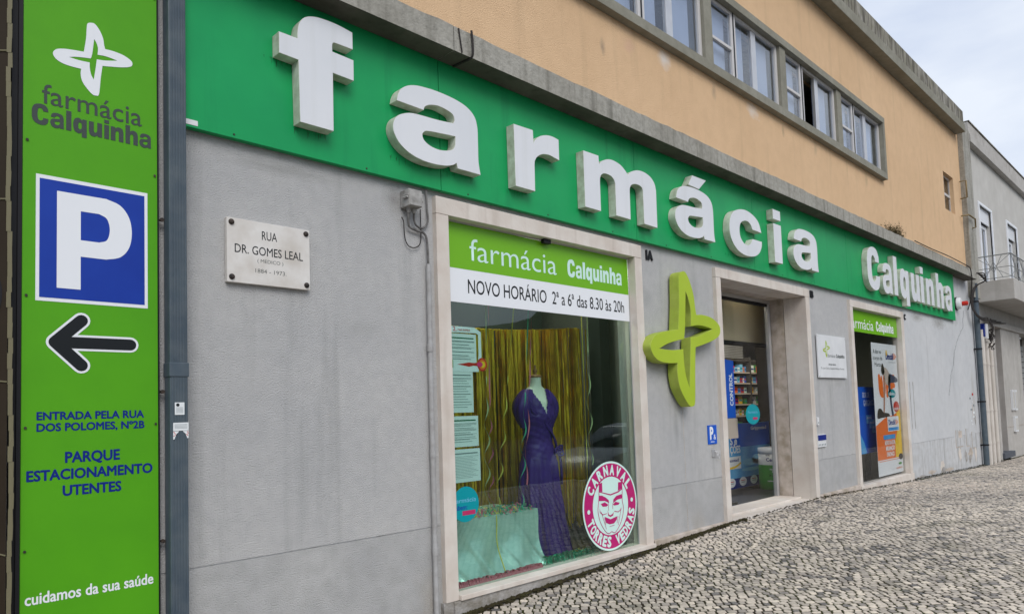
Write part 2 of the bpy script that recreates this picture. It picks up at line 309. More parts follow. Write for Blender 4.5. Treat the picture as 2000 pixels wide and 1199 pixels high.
def text_mesh(s, bold=0., res=3):
    if bold > .003:   # heavy lettering: the outline repeated round a small circle, each copy a hair behind the last
        me = text_mesh(s, 0., res); vs = [v.co.copy() for v in me.vertices]; fs = [tuple(p.vertices) for p in me.polygons]; bpy.data.meshes.remove(me); V = []; F_ = []
        for j, (dx, dy) in enumerate([(0, 0)] + [(math.cos(k * math.pi / 4), math.sin(k * math.pi / 4)) for k in range(8)]):
            k0 = len(V); V += [(p.x + dx * bold, p.y + dy * bold * .9, -.00004 * j) for p in vs]; F_ += [tuple(i + k0 for i in f) for f in fs]
        me = bpy.data.meshes.new('lettering'); me.from_pydata(V, [], F_); return me
    cu = bpy.data.curves.new('t', 'FONT'); cu.body = s; cu.size = 1; cu.offset = bold; cu.resolution_u = res; cu.fill_mode = 'FRONT'
    return curve_mesh('lettering', cu)
_H = text_mesh('H'); CAP = max(v.co.y for v in _H.vertices)
def text(s, x0, x1, zb, cap, y, m, parent=None, bold=0., slant=0., res=3, name='lettering'):
    """words standing on baseline zb, cap height cap, stretched to span x0..x1"""
    me = text_mesh(s, bold, res); xs = [v.co.x for v in me.vertices]; a, b = min(xs), max(xs)
    sx = (x1 - x0) / (b - a); sz = cap / CAP
    for v in me.vertices:
        X = x0 + (v.co.x - a) * sx; Z = v.co.y * sz; v.co = (X + slant * Z, y - v.co.z, zb + Z)
    me.materials.clear(); me.materials.append(M[m]); return link(name, me, parent)
def textc(s, xc, zb, cap, y, m, parent=None, bold=0., wf=1., res=2):
    me = text_mesh(s, bold, res); xs = [v.co.x for v in me.vertices]; wd = (max(xs) - min(xs)) * cap / CAP * wf; bpy.data.meshes.remove(me)
    return text(s, xc - wd / 2, xc + wd / 2, zb, cap, y, m, parent, bold, res=res)
def arc_text(s, cx, cz, r, a0, a1, h, wid, y, m, parent, inward=False, bold=.03):
    bmv = []; bmf = []; n = len(s)
    for i, ch in enumerate(s):
        if ch == ' ': continue
        a = R_(a0 + (a1 - a0) * i / (n - 1)); me = text_mesh(ch, bold, 2); xs = [v.co.x for v in me.vertices]; c0 = (min(xs) + max(xs)) / 2; sx = wid / max(max(xs) - min(xs), .45) ; k = len(bmv)
        for v in me.vertices:
            lx = (v.co.x - c0) * sx; lz = (v.co.y / CAP - .5) * h
            if inward: rr = r - lz; px = cx + rr * math.cos(a) - lx * math.sin(a); pz = cz + rr * math.sin(a) + lx * math.cos(a)
            else: rr = r + lz; px = cx + rr * math.cos(a) + lx * math.sin(a); pz = cz + rr * math.sin(a) - lx * math.cos(a)
            bmv.append((px, y - v.co.z, pz))
        for p in me.polygons: bmf.append(tuple(j + k for j in p.vertices))
        bpy.data.meshes.remove(me)
    b = MB(); b.add(bmv, bmf); return b.build('lettering', m, parent)
def wall(name, x0, x1, z0, z1, y0, y1, holes, m, parent):
    xs = sorted({x0, x1, *[h[0] for h in holes], *[h[1] for h in holes]}); zs = sorted({z0, z1, *[h[2] for h in holes], *[h[3] for h in holes]})
    xs = [x for x in xs if x0 <= x <= x1]; zs = [z for z in zs if z0 <= z <= z1]
    def solid(i, j):
        if i < 0 or j < 0 or i >= len(xs) - 1 or j >= len(zs) - 1: return False
        cx = (xs[i] + xs[i + 1]) / 2; cz = (zs[j] + zs[j + 1]) / 2
        return not any(h[0] < cx < h[1] and h[2] < cz < h[3] for h in holes)
    b = MB()
    for i in range(len(xs) - 1):
        for j in range(len(zs) - 1):
            if not solid(i, j): continue
            a, c, d, e = xs[i], xs[i + 1], zs[j], zs[j + 1]
            b.quad((a, y0, d), (c, y0, d), (c, y0, e), (a, y0, e)); b.quad((c, y1, d), (a, y1, d), (a, y1, e), (c, y1, e))
            if not solid(i - 1, j): b.quad((a, y1, d), (a, y0, d), (a, y0, e), (a, y1, e))
            if not solid(i + 1, j): b.quad((c, y0, d), (c, y1, d), (c, y1, e), (c, y0, e))
            if not solid(i, j - 1): b.quad((a, y1, d), (c, y1, d), (c, y0, d), (a, y0, d))
            if not solid(i, j + 1): b.quad((a, y0, e), (c, y0, e), (c, y1, e), (a, y1, e))
    return b.build(name, m, parent)
GX = [-6, 0, 1.5, 3.13, 4.17, 5.36, 6.68, 9.03, 10.56, 12.83, 17.57, 21.7, 40]; GZ = [-.42, -.24, -.185, -.128, -.088, -.041, 0, .016, -.035, -.105, -.215, -.27, -.5]
def gz(x, y): return float(np.interp(x, GX, GZ)) + .012 * min(y, 0)
GLY = {'f':[[(1.823, 3.348, 1), (1.934, 3.348, 1), (1.937, 3.396, 0), (1.948, 3.442, 0), (1.977, 3.483, 0), (2.022, 3.508, 0), (2.084, 3.521, 0), (2.186, 3.524, 0), (2.296, 3.512, 1), (2.296, 3.407, 1), (2.185, 3.406, 0), (2.164, 3.402, 0), (2.157, 3.383, 0), (2.157, 3.347, 1), (2.3, 3.342, 1), (2.299, 3.215, 1), (2.158, 3.219, 1), (2.156, 2.87, 1), (1.944, 2.869, 1), (1.939, 3.224, 1), (1.823, 3.227, 1)],],
'a':[[(2.61, 3.188, 1), (2.621, 3.229, 0), (2.645, 3.271, 0), (2.692, 3.306, 0), (2.749, 3.328, 0), (2.815, 3.339, 0), (2.942, 3.346, 0), (3.097, 3.337, 0), (3.205, 3.311, 0), (3.27, 3.263, 0), (3.294, 3.193, 0), (3.296, 3.097, 0), (3.296, 2.951, 0), (3.312, 2.86, 1), (3.103, 2.86, 1), (3.093, 2.896, 1), (3.064, 2.876, 0), (2.997, 2.855, 0), (2.902, 2.845, 0), (2.799, 2.848, 0), (2.7, 2.872, 0), (2.625, 2.917, 0), (2.584, 2.976, 0), (2.579, 3.026, 0), (2.598, 3.072, 0), (2.637, 3.105, 0), (2.708, 3.134, 0), (2.787, 3.144, 0), (2.935, 3.151, 0), (3.073, 3.164, 1), (3.085, 3.193, 0), (3.069, 3.226, 0), (3.015, 3.242, 0), (2.946, 3.248, 0), (2.878, 3.235, 0), (2.836, 3.212, 0), (2.824, 3.185, 1)],[(3.089, 3.077, 1), (3.088, 3.045, 0), (3.081, 3.006, 0), (3.056, 2.978, 0), (3.001, 2.959, 0), (2.936, 2.951, 0), (2.869, 2.96, 0), (2.822, 2.984, 0), (2.808, 3.016, 0), (2.82, 3.037, 0), (2.85, 3.053, 0), (2.955, 3.065, 0)],],
'r':[[(3.657, 3.318, 1), (3.863, 3.324, 1), (3.866, 3.224, 1), (3.885, 3.254, 0), (3.936, 3.295, 0), (4.011, 3.323, 0), (4.086, 3.331, 0), (4.156, 3.323, 1), (4.155, 3.158, 1), (4.061, 3.172, 0), (4.011, 3.172, 0), (3.953, 3.159, 0), (3.903, 3.129, 0), (3.875, 3.092, 0), (3.869, 3.06, 1), (3.865, 2.855, 1), (3.658, 2.855, 1)],],
'm':[[(4.457, 3.312, 1), (4.656, 3.315, 1), (4.661, 3.245, 1), (4.698, 3.278, 0), (4.777, 3.312, 0), (4.857, 3.322, 0), (4.959, 3.306, 0), (5.027, 3.271, 0), (5.063, 3.241, 1), (5.117, 3.28, 0), (5.211, 3.313, 0), (5.311, 3.319, 0), (5.412, 3.296, 0), (5.473, 3.248, 0), (5.494, 3.185, 1), (5.49, 2.839, 1), (5.284, 2.844, 1), (5.283, 3.142, 1), (5.269, 3.169, 0), (5.226, 3.182, 0), (5.159, 3.179, 0), (5.109, 3.158, 0), (5.085, 3.124, 0), (5.081, 3.08, 1), (5.078, 2.846, 1), (4.872, 2.848, 1), (4.874, 3.124, 1), (4.857, 3.156, 0), (4.813, 3.178, 0), (4.735, 3.181, 0), (4.69, 3.162, 0), (4.668, 3.13, 0), (4.663, 3.08, 1), (4.662, 2.847, 1), (4.456, 2.847, 1)],],
'acute':[[(6.143, 3.469, 1), (6.405, 3.47, 1), (6.259, 3.353, 1), (6.062, 3.36, 1)],],
'c':[[(7.575, 3.119, 1), (7.361, 3.124, 1), (7.327, 3.172, 0), (7.259, 3.198, 0), (7.172, 3.19, 0), (7.091, 3.148, 0), (7.064, 3.076, 0), (7.076, 3.004, 0), (7.131, 2.953, 0), (7.214, 2.931, 0), (7.295, 2.954, 0), (7.357, 3.018, 1), (7.577, 3.019, 1), (7.561, 2.954, 0), (7.504, 2.885, 0), (7.409, 2.837, 0), (7.295, 2.817, 0), (7.14, 2.816, 0), (6.993, 2.855, 0), (6.89, 2.932, 0), (6.846, 3.034, 0), (6.861, 3.146, 0), (6.921, 3.233, 0), (7.023, 3.284, 0), (7.147, 3.312, 0), (7.271, 3.314, 0), (7.411, 3.285, 0), (7.518, 3.227, 0)],]}
CROSS_OUT= [(5.825, 2.449, 0), (5.879, 2.485, 0), (5.943, 2.483, 0), (6.014, 2.4, 0), (6.069, 2.278, 0), (6.089, 2.152, 0), (6.105, 2.09, 1), (6.24, 2.096, 0), (6.406, 2.076, 0), (6.529, 2.018, 0), (6.552, 1.953, 0), (6.509, 1.899, 0), (6.384, 1.849, 0), (6.213, 1.805, 0), (6.062, 1.771, 1), (6.036, 1.56, 0), (6.019, 1.351, 0), (6.0, 1.227, 0), (5.959, 1.207, 0), (5.908, 1.211, 0), (5.826, 1.284, 0), (5.748, 1.392, 0), (5.721, 1.513, 0), (5.729, 1.611, 1), (5.583, 1.607, 0), (5.443, 1.62, 0), (5.344, 1.669, 0), (5.305, 1.752, 0), (5.356, 1.832, 0), (5.464, 1.877, 0), (5.608, 1.905, 0), (5.769, 1.928, 1), (5.802, 2.17, 0), (5.813, 2.364, 0)]
CROSS_IN= [(5.927, 2.3, 1), (5.972, 2.227, 0), (6.002, 2.117, 0), (5.994, 1.97, 1), (6.122, 1.988, 0), (6.258, 1.985, 0), (6.395, 1.966, 1), (6.252, 1.922, 0), (6.113, 1.883, 0), (5.979, 1.862, 1), (5.953, 1.628, 0), (5.919, 1.386, 1), (5.869, 1.488, 0), (5.843, 1.625, 0), (5.841, 1.745, 1), (5.641, 1.729, 0), (5.441, 1.734, 1), (5.574, 1.783, 0), (5.722, 1.817, 0), (5.862, 1.842, 1), (5.889, 1.956, 0), (5.908, 2.11, 0)]
CRACK= [(16.778, 2.982, 1), (16.589, 2.619, 1), (16.241, 2.427, 1), (16.006, 2.246, 1), (15.846, 2.105, 1), (15.68, 1.834, 1), (15.486, 1.634, 1), (15.378, 1.438, 1), (15.264, 1.212, 1)]
MASK = {
'face': [(-0.36, 0.54), (-0.39, 0.19), (-0.42, 0.03), (-0.43, -0.09), (-0.38, -0.29), (-0.28, -0.46), (-0.17, -0.58), (-0.08, -0.61), (-0.0, -0.58), (0.09, -0.62), (0.19, -0.57), (0.33, -0.42), (0.42, -0.23), (0.44, -0.07), (0.41, 0.06), (0.42, 0.27), (0.42, 0.49)],
'hornL': [(-0.36, 0.53), (-0.26, 0.55), (-0.26, 0.34), (-0.37, 0.36)],
'hornR': [(0.29, 0.5), (0.42, 0.5), (0.42, 0.35), (0.27, 0.31)],
'brow': [(-0.37, 0.36), (-0.26, 0.33), (0.01, 0.26), (0.27, 0.3), (0.42, 0.35), (0.42, 0.33), (0.29, 0.27), (0.01, 0.23), (-0.26, 0.31), (-0.37, 0.34)],
'eyebL': [(-0.39, 0.27), (-0.28, 0.26), (-0.15, 0.2), (-0.06, 0.13), (-0.05, 0.07), (-0.19, 0.13), (-0.39, 0.15)],
'eyebR': [(0.09, 0.05), (0.1, 0.13), (0.21, 0.2), (0.4, 0.22), (0.41, 0.12), (0.24, 0.11)],
'eyeL': [(-0.33, 0.08), (-0.19, 0.1), (-0.08, 0.03), (-0.14, -0.0), (-0.27, 0.01)],
'eyeR': [(0.08, 0.02), (0.17, 0.07), (0.32, 0.03), (0.27, -0.01), (0.13, -0.01)],
'nose': [(-0.11, -0.09), (-0.1, -0.21), (-0.02, -0.25), (0.07, -0.23), (0.1, -0.15), (0.05, -0.19), (-0.02, -0.21), (-0.07, -0.19)],
'mouth': [(-0.22, -0.22), (-0.02, -0.3), (0.22, -0.26), (0.19, -0.34), (0.09, -0.41), (-0.06, -0.41), (-0.18, -0.36)],
'cheekL': [(-0.38, -0.01), (-0.37, -0.11), (-0.28, -0.18), (-0.13, -0.16), (-0.14, -0.15), (-0.27, -0.16), (-0.35, -0.1)],
'cheekR': [(0.37, -0.06), (0.35, -0.14), (0.26, -0.18), (0.12, -0.15), (0.12, -0.13), (0.25, -0.16), (0.33, -0.13)],
}
# ================================================================== GROUND
def kstruct(o): o['kind'] = 'structure'; return o
def ground_grid(name, x0, x1, y0, y1, nx, ny, dz, m):
    xs = np.linspace(x0, x1, nx + 1); ys = np.linspace(y0, y1, ny + 1); v = [(x, y, gz(x, y) + dz) for y in ys for x in xs]
    f = [(j * (nx + 1) + i, j * (nx + 1) + i + 1, (j + 1) * (nx + 1) + i + 1, (j + 1) * (nx + 1) + i) for j in range(ny) for i in range(nx)]
    b = MB(); b.add(v, f, True); return b.build(name, m)
pavement = kstruct(ground_grid('pavement', -6, 30, -4.6, .3, 900, 6, -.0042, 'ground_bed'))
b = MB(); b.add([(-400, -4.75, -.62), (-400, -600, -.62), (600, -600, -.62), (600, -4.75, -.62)], [(0, 1, 2, 3)]); road = kstruct(b.build('road', 'asphalt'))
b = MB(); b.add([(-400, .25, -.7), (600, .25, -.7), (600, 600, -.7), (-400, 600, -.7)], [(0, 1, 2, 3)]); kstruct(b.build('ground', 'asphalt'))
kb = MB()
for i in range(36):
    x = -6 + i; z = gz(x + .5, -4.7); kb.box(x + .004, x + .996, -4.78, -4.6, z - .5, z + .01)
ks = kb.build('kerb', 'kerb', bevel=.008); kstruct(ks)
# --- cobbles: courses at 45 degrees to the facade
e1 = np.array([.7071, -.7071]); e2 = np.array([.7071, .7071])
near, far = [], []
cp, sp_ = np.array([0., -3.7]), .0535
v0 = -9.5
row = 0
P4 = []
while v0 < 27:
    h = sp_ * (1 + .10 * math.sin(row * 1.7) + .06 * math.cos(row * .61)); u = -9 + random.random() * .05; row += 1; h *= random.uniform(.9, 1.12)
    while u < 26:
        wdt = random.uniform(.044, .070)
        if random.random() < .06: wdt = random.uniform(.03, .042)
        uc = u + wdt / 2; vc = v0 + h / 2; x = uc * .7071 + vc * .7071; y = -uc * .7071 + vc * .7071
        if -3 < x < 27 and -4.58 < y < -.05: P4.append((u, u + wdt, v0, v0 + h, x, y))
        u += wdt
    v0 += h
P4 = np.array(P4); n = len(P4)
# courses wander a little
def warp(U, V):
    return U + .009 * np.sin(V * 1.3 + .8 * np.sin(U * .5)) + .003 * np.sin(V * 5.1 + U * 2), V + .014 * np.sin(U * 1.0 + 1.1 * np.sin(V * .5)) + .003 * np.sin(U * 5.3 + V * 2)
g = .0064
C8 = np.array([(0, 0), (.5, -.03), (1, 0), (1.03, .5), (1, 1), (.5, 1.03), (0, 1), (-.03, .5)])
rnd = rng.normal(0, 1, (n, 8, 2)) * .0024
cut = rng.random((n, 8, 1)) * .09 * (np.arange(8)[None, :, None] % 2 == 0)
F = C8[None] * (1 - cut) + .5 * cut
U = P4[:, 0, None] + g + F[:, :, 0] * (P4[:, 1] - P4[:, 0] - 2 * g)[:, None] + rnd[:, :, 0]
V = P4[:, 2, None] + g + F[:, :, 1] * (P4[:, 3] - P4[:, 2] - 2 * g)[:, None] + rnd[:, :, 1]
U, V = warp(U, V); X = (U + V) * .7071; Y = (V - U) * .7071
keep = (Y.max(1) < -.035); X, Y, P4 = X[keep], Y[keep], P4[keep]; n = len(X)
cx, cy = X.mean(1), Y.mean(1)
zg = np.interp(X, GX, GZ) + .012 * Y
tilt = rng.normal(0, .02, (n, 2)); hh = rng.normal(0, .0011, n)
Z = zg + hh[:, None] + (X - cx[:, None]) * tilt[:, :1] + (Y - cy[:, None]) * tilt[:, 1:]
tone = np.clip(rng.normal(.74, .15, n) - .42 * (rng.random(n) < .19) + .1 * np.sin(cx * 1.3 + cy * 2), 0, 1)
def ring(s, dz): return np.stack([cx[:, None] + (X - cx[:, None]) * s, cy[:, None] + (Y - cy[:, None]) * s, Z + dz], 2)
vis_d = np.hypot(cx, cy + 3.7)
# the frame's lower edge and sides in the ground plane
d_r = (cx * right.x + (cy + 3.7) * right.y); d_f = (cx * fwd.x + (cy + 3.7) * fwd.y); infr = (d_f > 3.0) & (np.abs(d_r) < d_f * .72)
proj_y = ((cx * down.x + (cy + 3.7) * down.y + (Z.mean(1) - 1.2) * down.z) / (cx * fwd.x + (cy + 3.7) * fwd.y + (Z.mean(1) - 1.2) * fwd.z))
infr &= proj_y < (1199 - 726) / 1388.
order = np.argsort(np.where(infr, vis_d, 1e9)); single = set(order[:300].tolist())
R1 = ring(.965, .0); R2 = ring(1., -.002); R3 = ring(.99, -.02); ALL = np.concatenate([R1, R2, R3], 1)  # n,24,3
quads = [(8 + k, 8 + (k + 1) % 8, (k + 1) % 8, k) for k in range(8)] + [(16 + k, 16 + (k + 1) % 8, 8 + (k + 1) % 8, 8 + k) for k in range(8)]
top = tuple(range(8))
def stones_mesh(name, idx):
    m_ = len(idx); me = bpy.data.meshes.new(name); vv = ALL[idx].reshape(-1, 3); me.vertices.add(m_ * 24); me.vertices.foreach_set('co', vv.ravel())
    lp1 = np.array(list(top) + [i for q_ in quads for i in q_]); loops = (lp1[None] + (np.arange(m_) * 24)[:, None]).ravel()
    st = np.array([0] + [8 + 4 * k for k in range(16)]); starts = (st[None] + (np.arange(m_) * 72)[:, None]).ravel(); tot = np.tile(np.array([8] + [4] * 16), m_)
    me.loops.add(len(loops)); me.loops.foreach_set('vertex_index', loops.astype(np.int32)); me.polygons.add(len(starts)); me.polygons.foreach_set('loop_start', starts.astype(np.int32))
    try: me.polygons.foreach_set('loop_total', tot.astype(np.int32))
    except Exception: pass
    a = me.attributes.new('tone', 'FLOAT', 'POINT'); a.data.foreach_set('value', np.repeat(tone[idx], 24).astype(np.float32))
    sm = np.tile(np.array([False] * 17), m_); me.polygons.foreach_set('use_smooth', sm); me.update(calc_edges=True); me.materials.append(M['cobble']); return me
rest = np.array([i for i in range(n) if i not in single])
o = link('cobblestones', stones_mesh('cobblestones', rest), pavement); o['kind'] = 'stuff'
for i in sorted(single):
    me = stones_mesh('cobblestone', np.array([i])); link('cobblestone', me, pavement, loc=(cx[i], cy[i], Z[i].mean()))

# ================================================================== PHARMACY BUILDING
B = thing('pharmacy_building', 'two storey pharmacy building with grey ground floor and orange rendered upper floor', 'building', (8, 0, 0))
GY = .04
holes = [(3.06, 5.27, -.02, 2.6), (6.74, 8.92, -.7, 2.58), (10.46, 12.63, -.02, 2.58)]
wall('lower_wall', -3.5, 12.67, .481, 3.8, 0, .2, holes, 'plaster', B)
wall('lower_wall', 12.67, 17.85, .481, 3.8, 0, .2, [], 'plaster_pale', B)
wall('dado_wall', -3.5, 12.6, -.9, .475, 0, .2, holes, 'plaster_low', B)
wall('worn_wall', 12.6, 17.85, -.9, .475, 0.001, .2, holes, 'plaster_worn', B)
for a, c in ((-3.5, 3.0), (5.3, 6.7), (8.95, 10.4), (12.66, 17.8)): MB().box(a, c, .006, .1, .470, .486).build('joint', 'plaster_worn', B)
wall('upper_wall', -3.5, 17.25, 3.785, 6.9, 0, .22, [(-3.6, 12.2, 4.8, 5.68), (15.93, 16.66, 4.95, 5.71)], 'orange', B)
# vertical hairline joints in the lower wall
for x, z0, z1 in ((5.98, .49, 1.24), (5.98, -.02, .47)):
    MB().box(x, x + .004, -.0015, .001, z0, z1).build('wall_joint', 'stone_dirty', B)
cb = MB(); cp_ = [(x, z) for x, z, _ in CRACK]; rr = random.Random(3)
pts = []
for (xa, za), (xb, zb) in zip(cp_[:-1], cp_[1:]):
    for k in range(6):
        t = k / 6; pts.append((xa + (xb - xa) * t + rr.uniform(-.03, .03), za + (zb - za) * t + rr.uniform(-.01, .01)))
for (xa, za), (xb, zb) in zip(pts[:-1], pts[1:]):
    wd = rr.uniform(.008, .022); cb.quad((xa, -.0015, za), (xb, -.0015, zb), (xb + wd, -.0015, zb), (xa + wd, -.0015, za))
cb.build('crack', 'black', B)
# ledge (in cast lengths), roof cornice, parapet, pilaster
lx = [-3.5, 1.1, 3.02, 6.1, 9.3, 12.6, 15.1, 17.02]
for a, c in zip(lx[:-1], lx[1:]):
    k = MB(); seg = int((c - a) / .12); rr = random.Random(int(c * 10)); topz = [3.787 + rr.uniform(-.010, .004) for _ in range(seg + 1)]
    xs = np.linspace(a + .003, c - .003, seg + 1)
    for i in range(seg):
        x0, x1 = xs[i], xs[i + 1]; z0, z1 = topz[i], topz[i + 1]
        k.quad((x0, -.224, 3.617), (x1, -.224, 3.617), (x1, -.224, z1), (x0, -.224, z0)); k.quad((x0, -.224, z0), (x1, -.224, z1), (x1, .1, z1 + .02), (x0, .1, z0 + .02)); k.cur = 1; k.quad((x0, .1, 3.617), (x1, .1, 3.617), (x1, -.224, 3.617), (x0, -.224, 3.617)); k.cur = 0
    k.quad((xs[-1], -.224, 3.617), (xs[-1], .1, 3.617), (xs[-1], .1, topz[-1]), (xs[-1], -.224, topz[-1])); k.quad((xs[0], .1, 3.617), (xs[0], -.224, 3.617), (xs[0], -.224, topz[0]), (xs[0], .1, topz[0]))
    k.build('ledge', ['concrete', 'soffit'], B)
MB().box(-3.5, 17.1, -.19, .22, 6.74, 6.905).build('roof_cornice', 'concrete_band', B, bevel=.006)
MB().box(-3.5, 17.3, -.125, .12, 6.907, 7.26).build('parapet', 'concrete_old', B, bevel=.01)
MB().box(17.255, 17.85, -.10, .3, 3.3, 6.98).build('pilaster', 'concrete', B, bevel=.006)
MB().box(-3.4, 17.8, .3, 9, 6.7, 6.85).build('roof_slab', 'concrete', B)
MB().box(-3.4, 17.8, .23, 9, 3.3, 3.45).build('floor_slab', 'concrete', B)
MB().box(-3.4, 17.8, 9, 9.2, -.6, 6.8).box(-3.5, -3.3, .22, 9, -.6, 6.8).box(17.82, 17.84, .22, 9, -.6, 6.8).build('rear_walls', 'plaster', B)
# concrete window band
wb = MB().box(-3.5, 12.27, -.08, .15, 4.731, 4.832).box(-3.5, 12.27, -.08, .15, 5.648, 5.741).box(12.19, 12.27, -.08, .15, 4.834, 5.646)
bandf = wb.build('window_band', 'concrete_band', B, bevel=.004)
for i in range(-3, 4):
    x = 6.68 + 1.83 * (i - 1)
    if x > 11: continue
    MB().box(x, x + .165, -.05, .15, 4.835, 5.645).build('pier', 'concrete_band', B, bevel=.004)
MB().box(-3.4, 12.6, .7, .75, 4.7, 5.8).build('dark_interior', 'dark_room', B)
for i in range(-3, 4):
    x = 6.68 + 1.83 * (i - 1) + .168; xe = x + 1.66 if i < 3 else 12.188
    if x > 11: continue
    w_ = MB()
    z0, z1 = 4.834, 5.646
    y0, y1 = -.012, .03
    for a, c in ((0, .045), (.49, .60), (xe - x - .05, xe - x)): w_.box(x + a, x + c, y0, y1, z0, z1)
    for a, c, zz, ze in ((.046, .489, z0, z0 + .035), (.046, .489, z1 - .035, z1), (.046, .489, 5.19, 5.225), (.601, xe - x - .051, z0, z0 + .03), (.601, xe - x - .051, z1 - .03, z1)): w_.box(x + a, x + c, y0, y1, zz, ze)
    fr = w_.build('window', 'alu_white', B, bevel=.003)
    sl = .64 if i != 2 else .98
    MB().box(x + 1.0, x + 1.115, .0, .04, z0 + .031, z1 - .031).build('sash_frame', 'alu', fr, bevel=.003)
    MB().box(x + .535, x + .555, y0 - .006, y0 - .001, z0, z1).build('frame_groove', 'black', fr)
    for a, c, zz, ze, yy in ((.046, .488, z0 + .036, 5.189, .012), (.046, .488, 5.226, z1 - .036, .004), (.602, .998, z0 + .031, z1 - .031, .018), (1.116, xe - x - .052, z0 + .031, z1 - .031, .012)):
        if i == 2 and a == .602: continue
        MB().box(x + a, x + c, yy, yy + .005, zz, ze).build('pane', 'glass_up', fr)
    for a, c in ((.03, .50), (.60, .93), (1.10, 1.56)):
        if i == 2 and a == .60: continue
        nb = MB(); N_ = 1
        for k in range(N_):
            xa = x + a + (c - a) * k / N_; xb = x + a + (c - a) * (k + 1) / N_; nb.quad((xa, .085, z0), (xb, .085, z0), (xb, .085, z1), (xa, .085, z1))
        nb.build('pale_backing', 'pale_backing', fr)  # flat sheet added behind the glass to paint the sky reflection
# small side window
fr = MB().box(15.93, 16.66, .07, .10, 4.952, 4.99).box(15.93, 16.66, .07, .10, 5.67, 5.708).box(15.93, 16.66, .068, .102, 5.30, 5.35).box(15.93, 15.95, .071, .099, 4.991, 5.669).box(16.64, 16.66, .071, .099, 4.991, 5.669).build('small_window', 'alu_white', B)
flat('pane', 15.97, 16.6, 4.99, 5.30, .08, .005, 'glass_clear', fr); flat('pane', 15.97, 16.6, 5.35, 5.67, .08, .005, 'glass_clear', fr)
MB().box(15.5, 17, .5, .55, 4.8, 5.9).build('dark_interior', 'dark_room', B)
# brass-coloured wall brackets near the pilaster
for pts_ in ([(17.08, -.02, 5.72), (17.08, -.14, 5.72), (17.08, -.14, 5.36), (17.08, -.02, 5.36)], [(17.02, -.02, 4.98), (17.02, -.16, 4.98), (17.55, -.16, 4.98), (17.55, -.16, 4.80), (17.55, -.10, 4.80)]):
    k = MB(); k.tube(pts_, .016, 8); k.build('pipe_stub', 'brass', B)

# stone surrounds
def surround(xl0, xl1, xr0, xr1, zb, zl, zt, depth):
    p = []
    p.append(MB().box(xl0, xl1, -.04, depth, zb, zl - .002).build('stone_jamb', 'stone', B, bevel=.003))
    p.append(MB().box(xr0, xr1, -.04, depth, zb, zl - .002).build('stone_jamb', 'stone', B, bevel=.003))
    p.append(MB().box(xl0, xr1, -.04, depth, zl, zt).build('stone_lintel', 'stone', B, bevel=.003))
    return p
surround(2.978, 3.085, 5.243, 5.35, -.02, 2.556, 2.674, .10)
surround(6.672, 6.77, 8.893, 9.007, -.02, 2.54, 2.642, .25)
surround(10.39, 10.49, 12.60, 12.728, .03, 2.54, 2.637, .10)
# sills, plinths, threshold
MB().box(3.087, 5.35, -.065, .12, -.022, .012).build('window_sill', 'stone', B, bevel=.004)
MB().box(3.04, 5.36, -.05, .0, -.4, -.024).build('sill_base', 'base_grey', B, bevel=.006)
MB().box(2.96, 3.07, -.035, 0, -.4, -.02).build('jamb_base', 'base_grey', B)
MB().box(5.362, 6.671, -.045, .0, -.35, .03).build('stone_plinth', 'stone_dirty', B, bevel=.004)
MB().box(9.008, 10.388, -.045, .0, -.35, .05).build('stone_plinth', 'stone_dirty', B, bevel=.004)
MB().box(10.39, 12.73, -.055, .12, -.35, .028).build('window_sill', 'stone', B, bevel=.004)
MB().box(6.673, 9.007, -.06, .15, -.3, .012).build('threshold', 'stone', B, bevel=.004)
MB().box(6.772, 8.89, .152, .46, -.3, .034).build('threshold_step', 'stone', B, bevel=.004)
MB().box(8.895, 8.99, .255, .46, -.02, 2.6).build('plaster_reveal', 'stone_dirty', B)
MB().box(6.66, 6.765, .255, .46, -.02, 2.6).build('plaster_reveal', 'stone_dirty', B)
MB().box(6.66, 9.0, .252, .44, 2.545, 2.7).build('reveal_head', 'stone_dirty', B)
# shop rooms
MB().box(2.6, 17.6, .2, 8.9, -.12, -.004).build('interior_floor', 'floor_dark', B)
MB().box(2.6, 17.6, .2, 8.9, 2.78, 2.9).build('interior_ceiling', 'ceiling', B)
MB().box(2.6, 17.6, 5.2, 5.3, 0, 2.78).build('interior_wall', 'room', B)
MB().box(2.9, 3.0, .2, 1.6, 0, 2.78).build('interior_wall', 'room_dark', B)
MB().box(3.0, 5.5, 1.35, 1.4, 0, 2.78).build('display_partition', 'room_dark', B)
MB().box(10.9, 11.5, 1.45, 1.6, 0, 2.78).build('interior_dark_column', 'dark_room', B)  # dark box painted in for the unlit depth of the shop
MB().box(5.9, 6.05, .9, 1.05, 0, 2.78).build('interior_dark_column', 'room_dark', B)
MB().box(6.2, 6.4, .22, 2.4, 0, 2.78).build('interior_wall', 'room', B)
MB().box(6.3, 9.7, .72, .80, 2.03, 2.77).build('bulkhead', 'bulk', B)
MB().box(6.3, 9.7, .70, .82, 1.99, 2.027).build('bulkhead_rail', 'black', B)
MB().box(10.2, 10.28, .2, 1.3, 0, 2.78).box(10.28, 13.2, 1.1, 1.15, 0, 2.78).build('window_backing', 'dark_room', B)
for lx_, ly_ in ((11.3, 1.9), (13.2, 1.9), (12.2, 3.6), (8.2, 2.6)):
    MB().box(lx_ - .3, lx_ + .3, ly_ - .15, ly_ + .15, 2.755, 2.777).build('ceiling_lamp', 'lamp', B)
MB().lathe((4.6, .75, 2.70), [(.16, 0), (.17, .05)], 20).build('ceiling_lamp', 'lamp', B)
ld = bpy.data.lights.new('display_lamp', 'POINT'); ld.energy = 15; ld.shadow_soft_size = .15; ld.color = (1, .93, .8); lo_ = bpy.data.objects.new('display_lamp', ld); col.objects.link(lo_); lo_.location = (4.6, .60, 2.62)
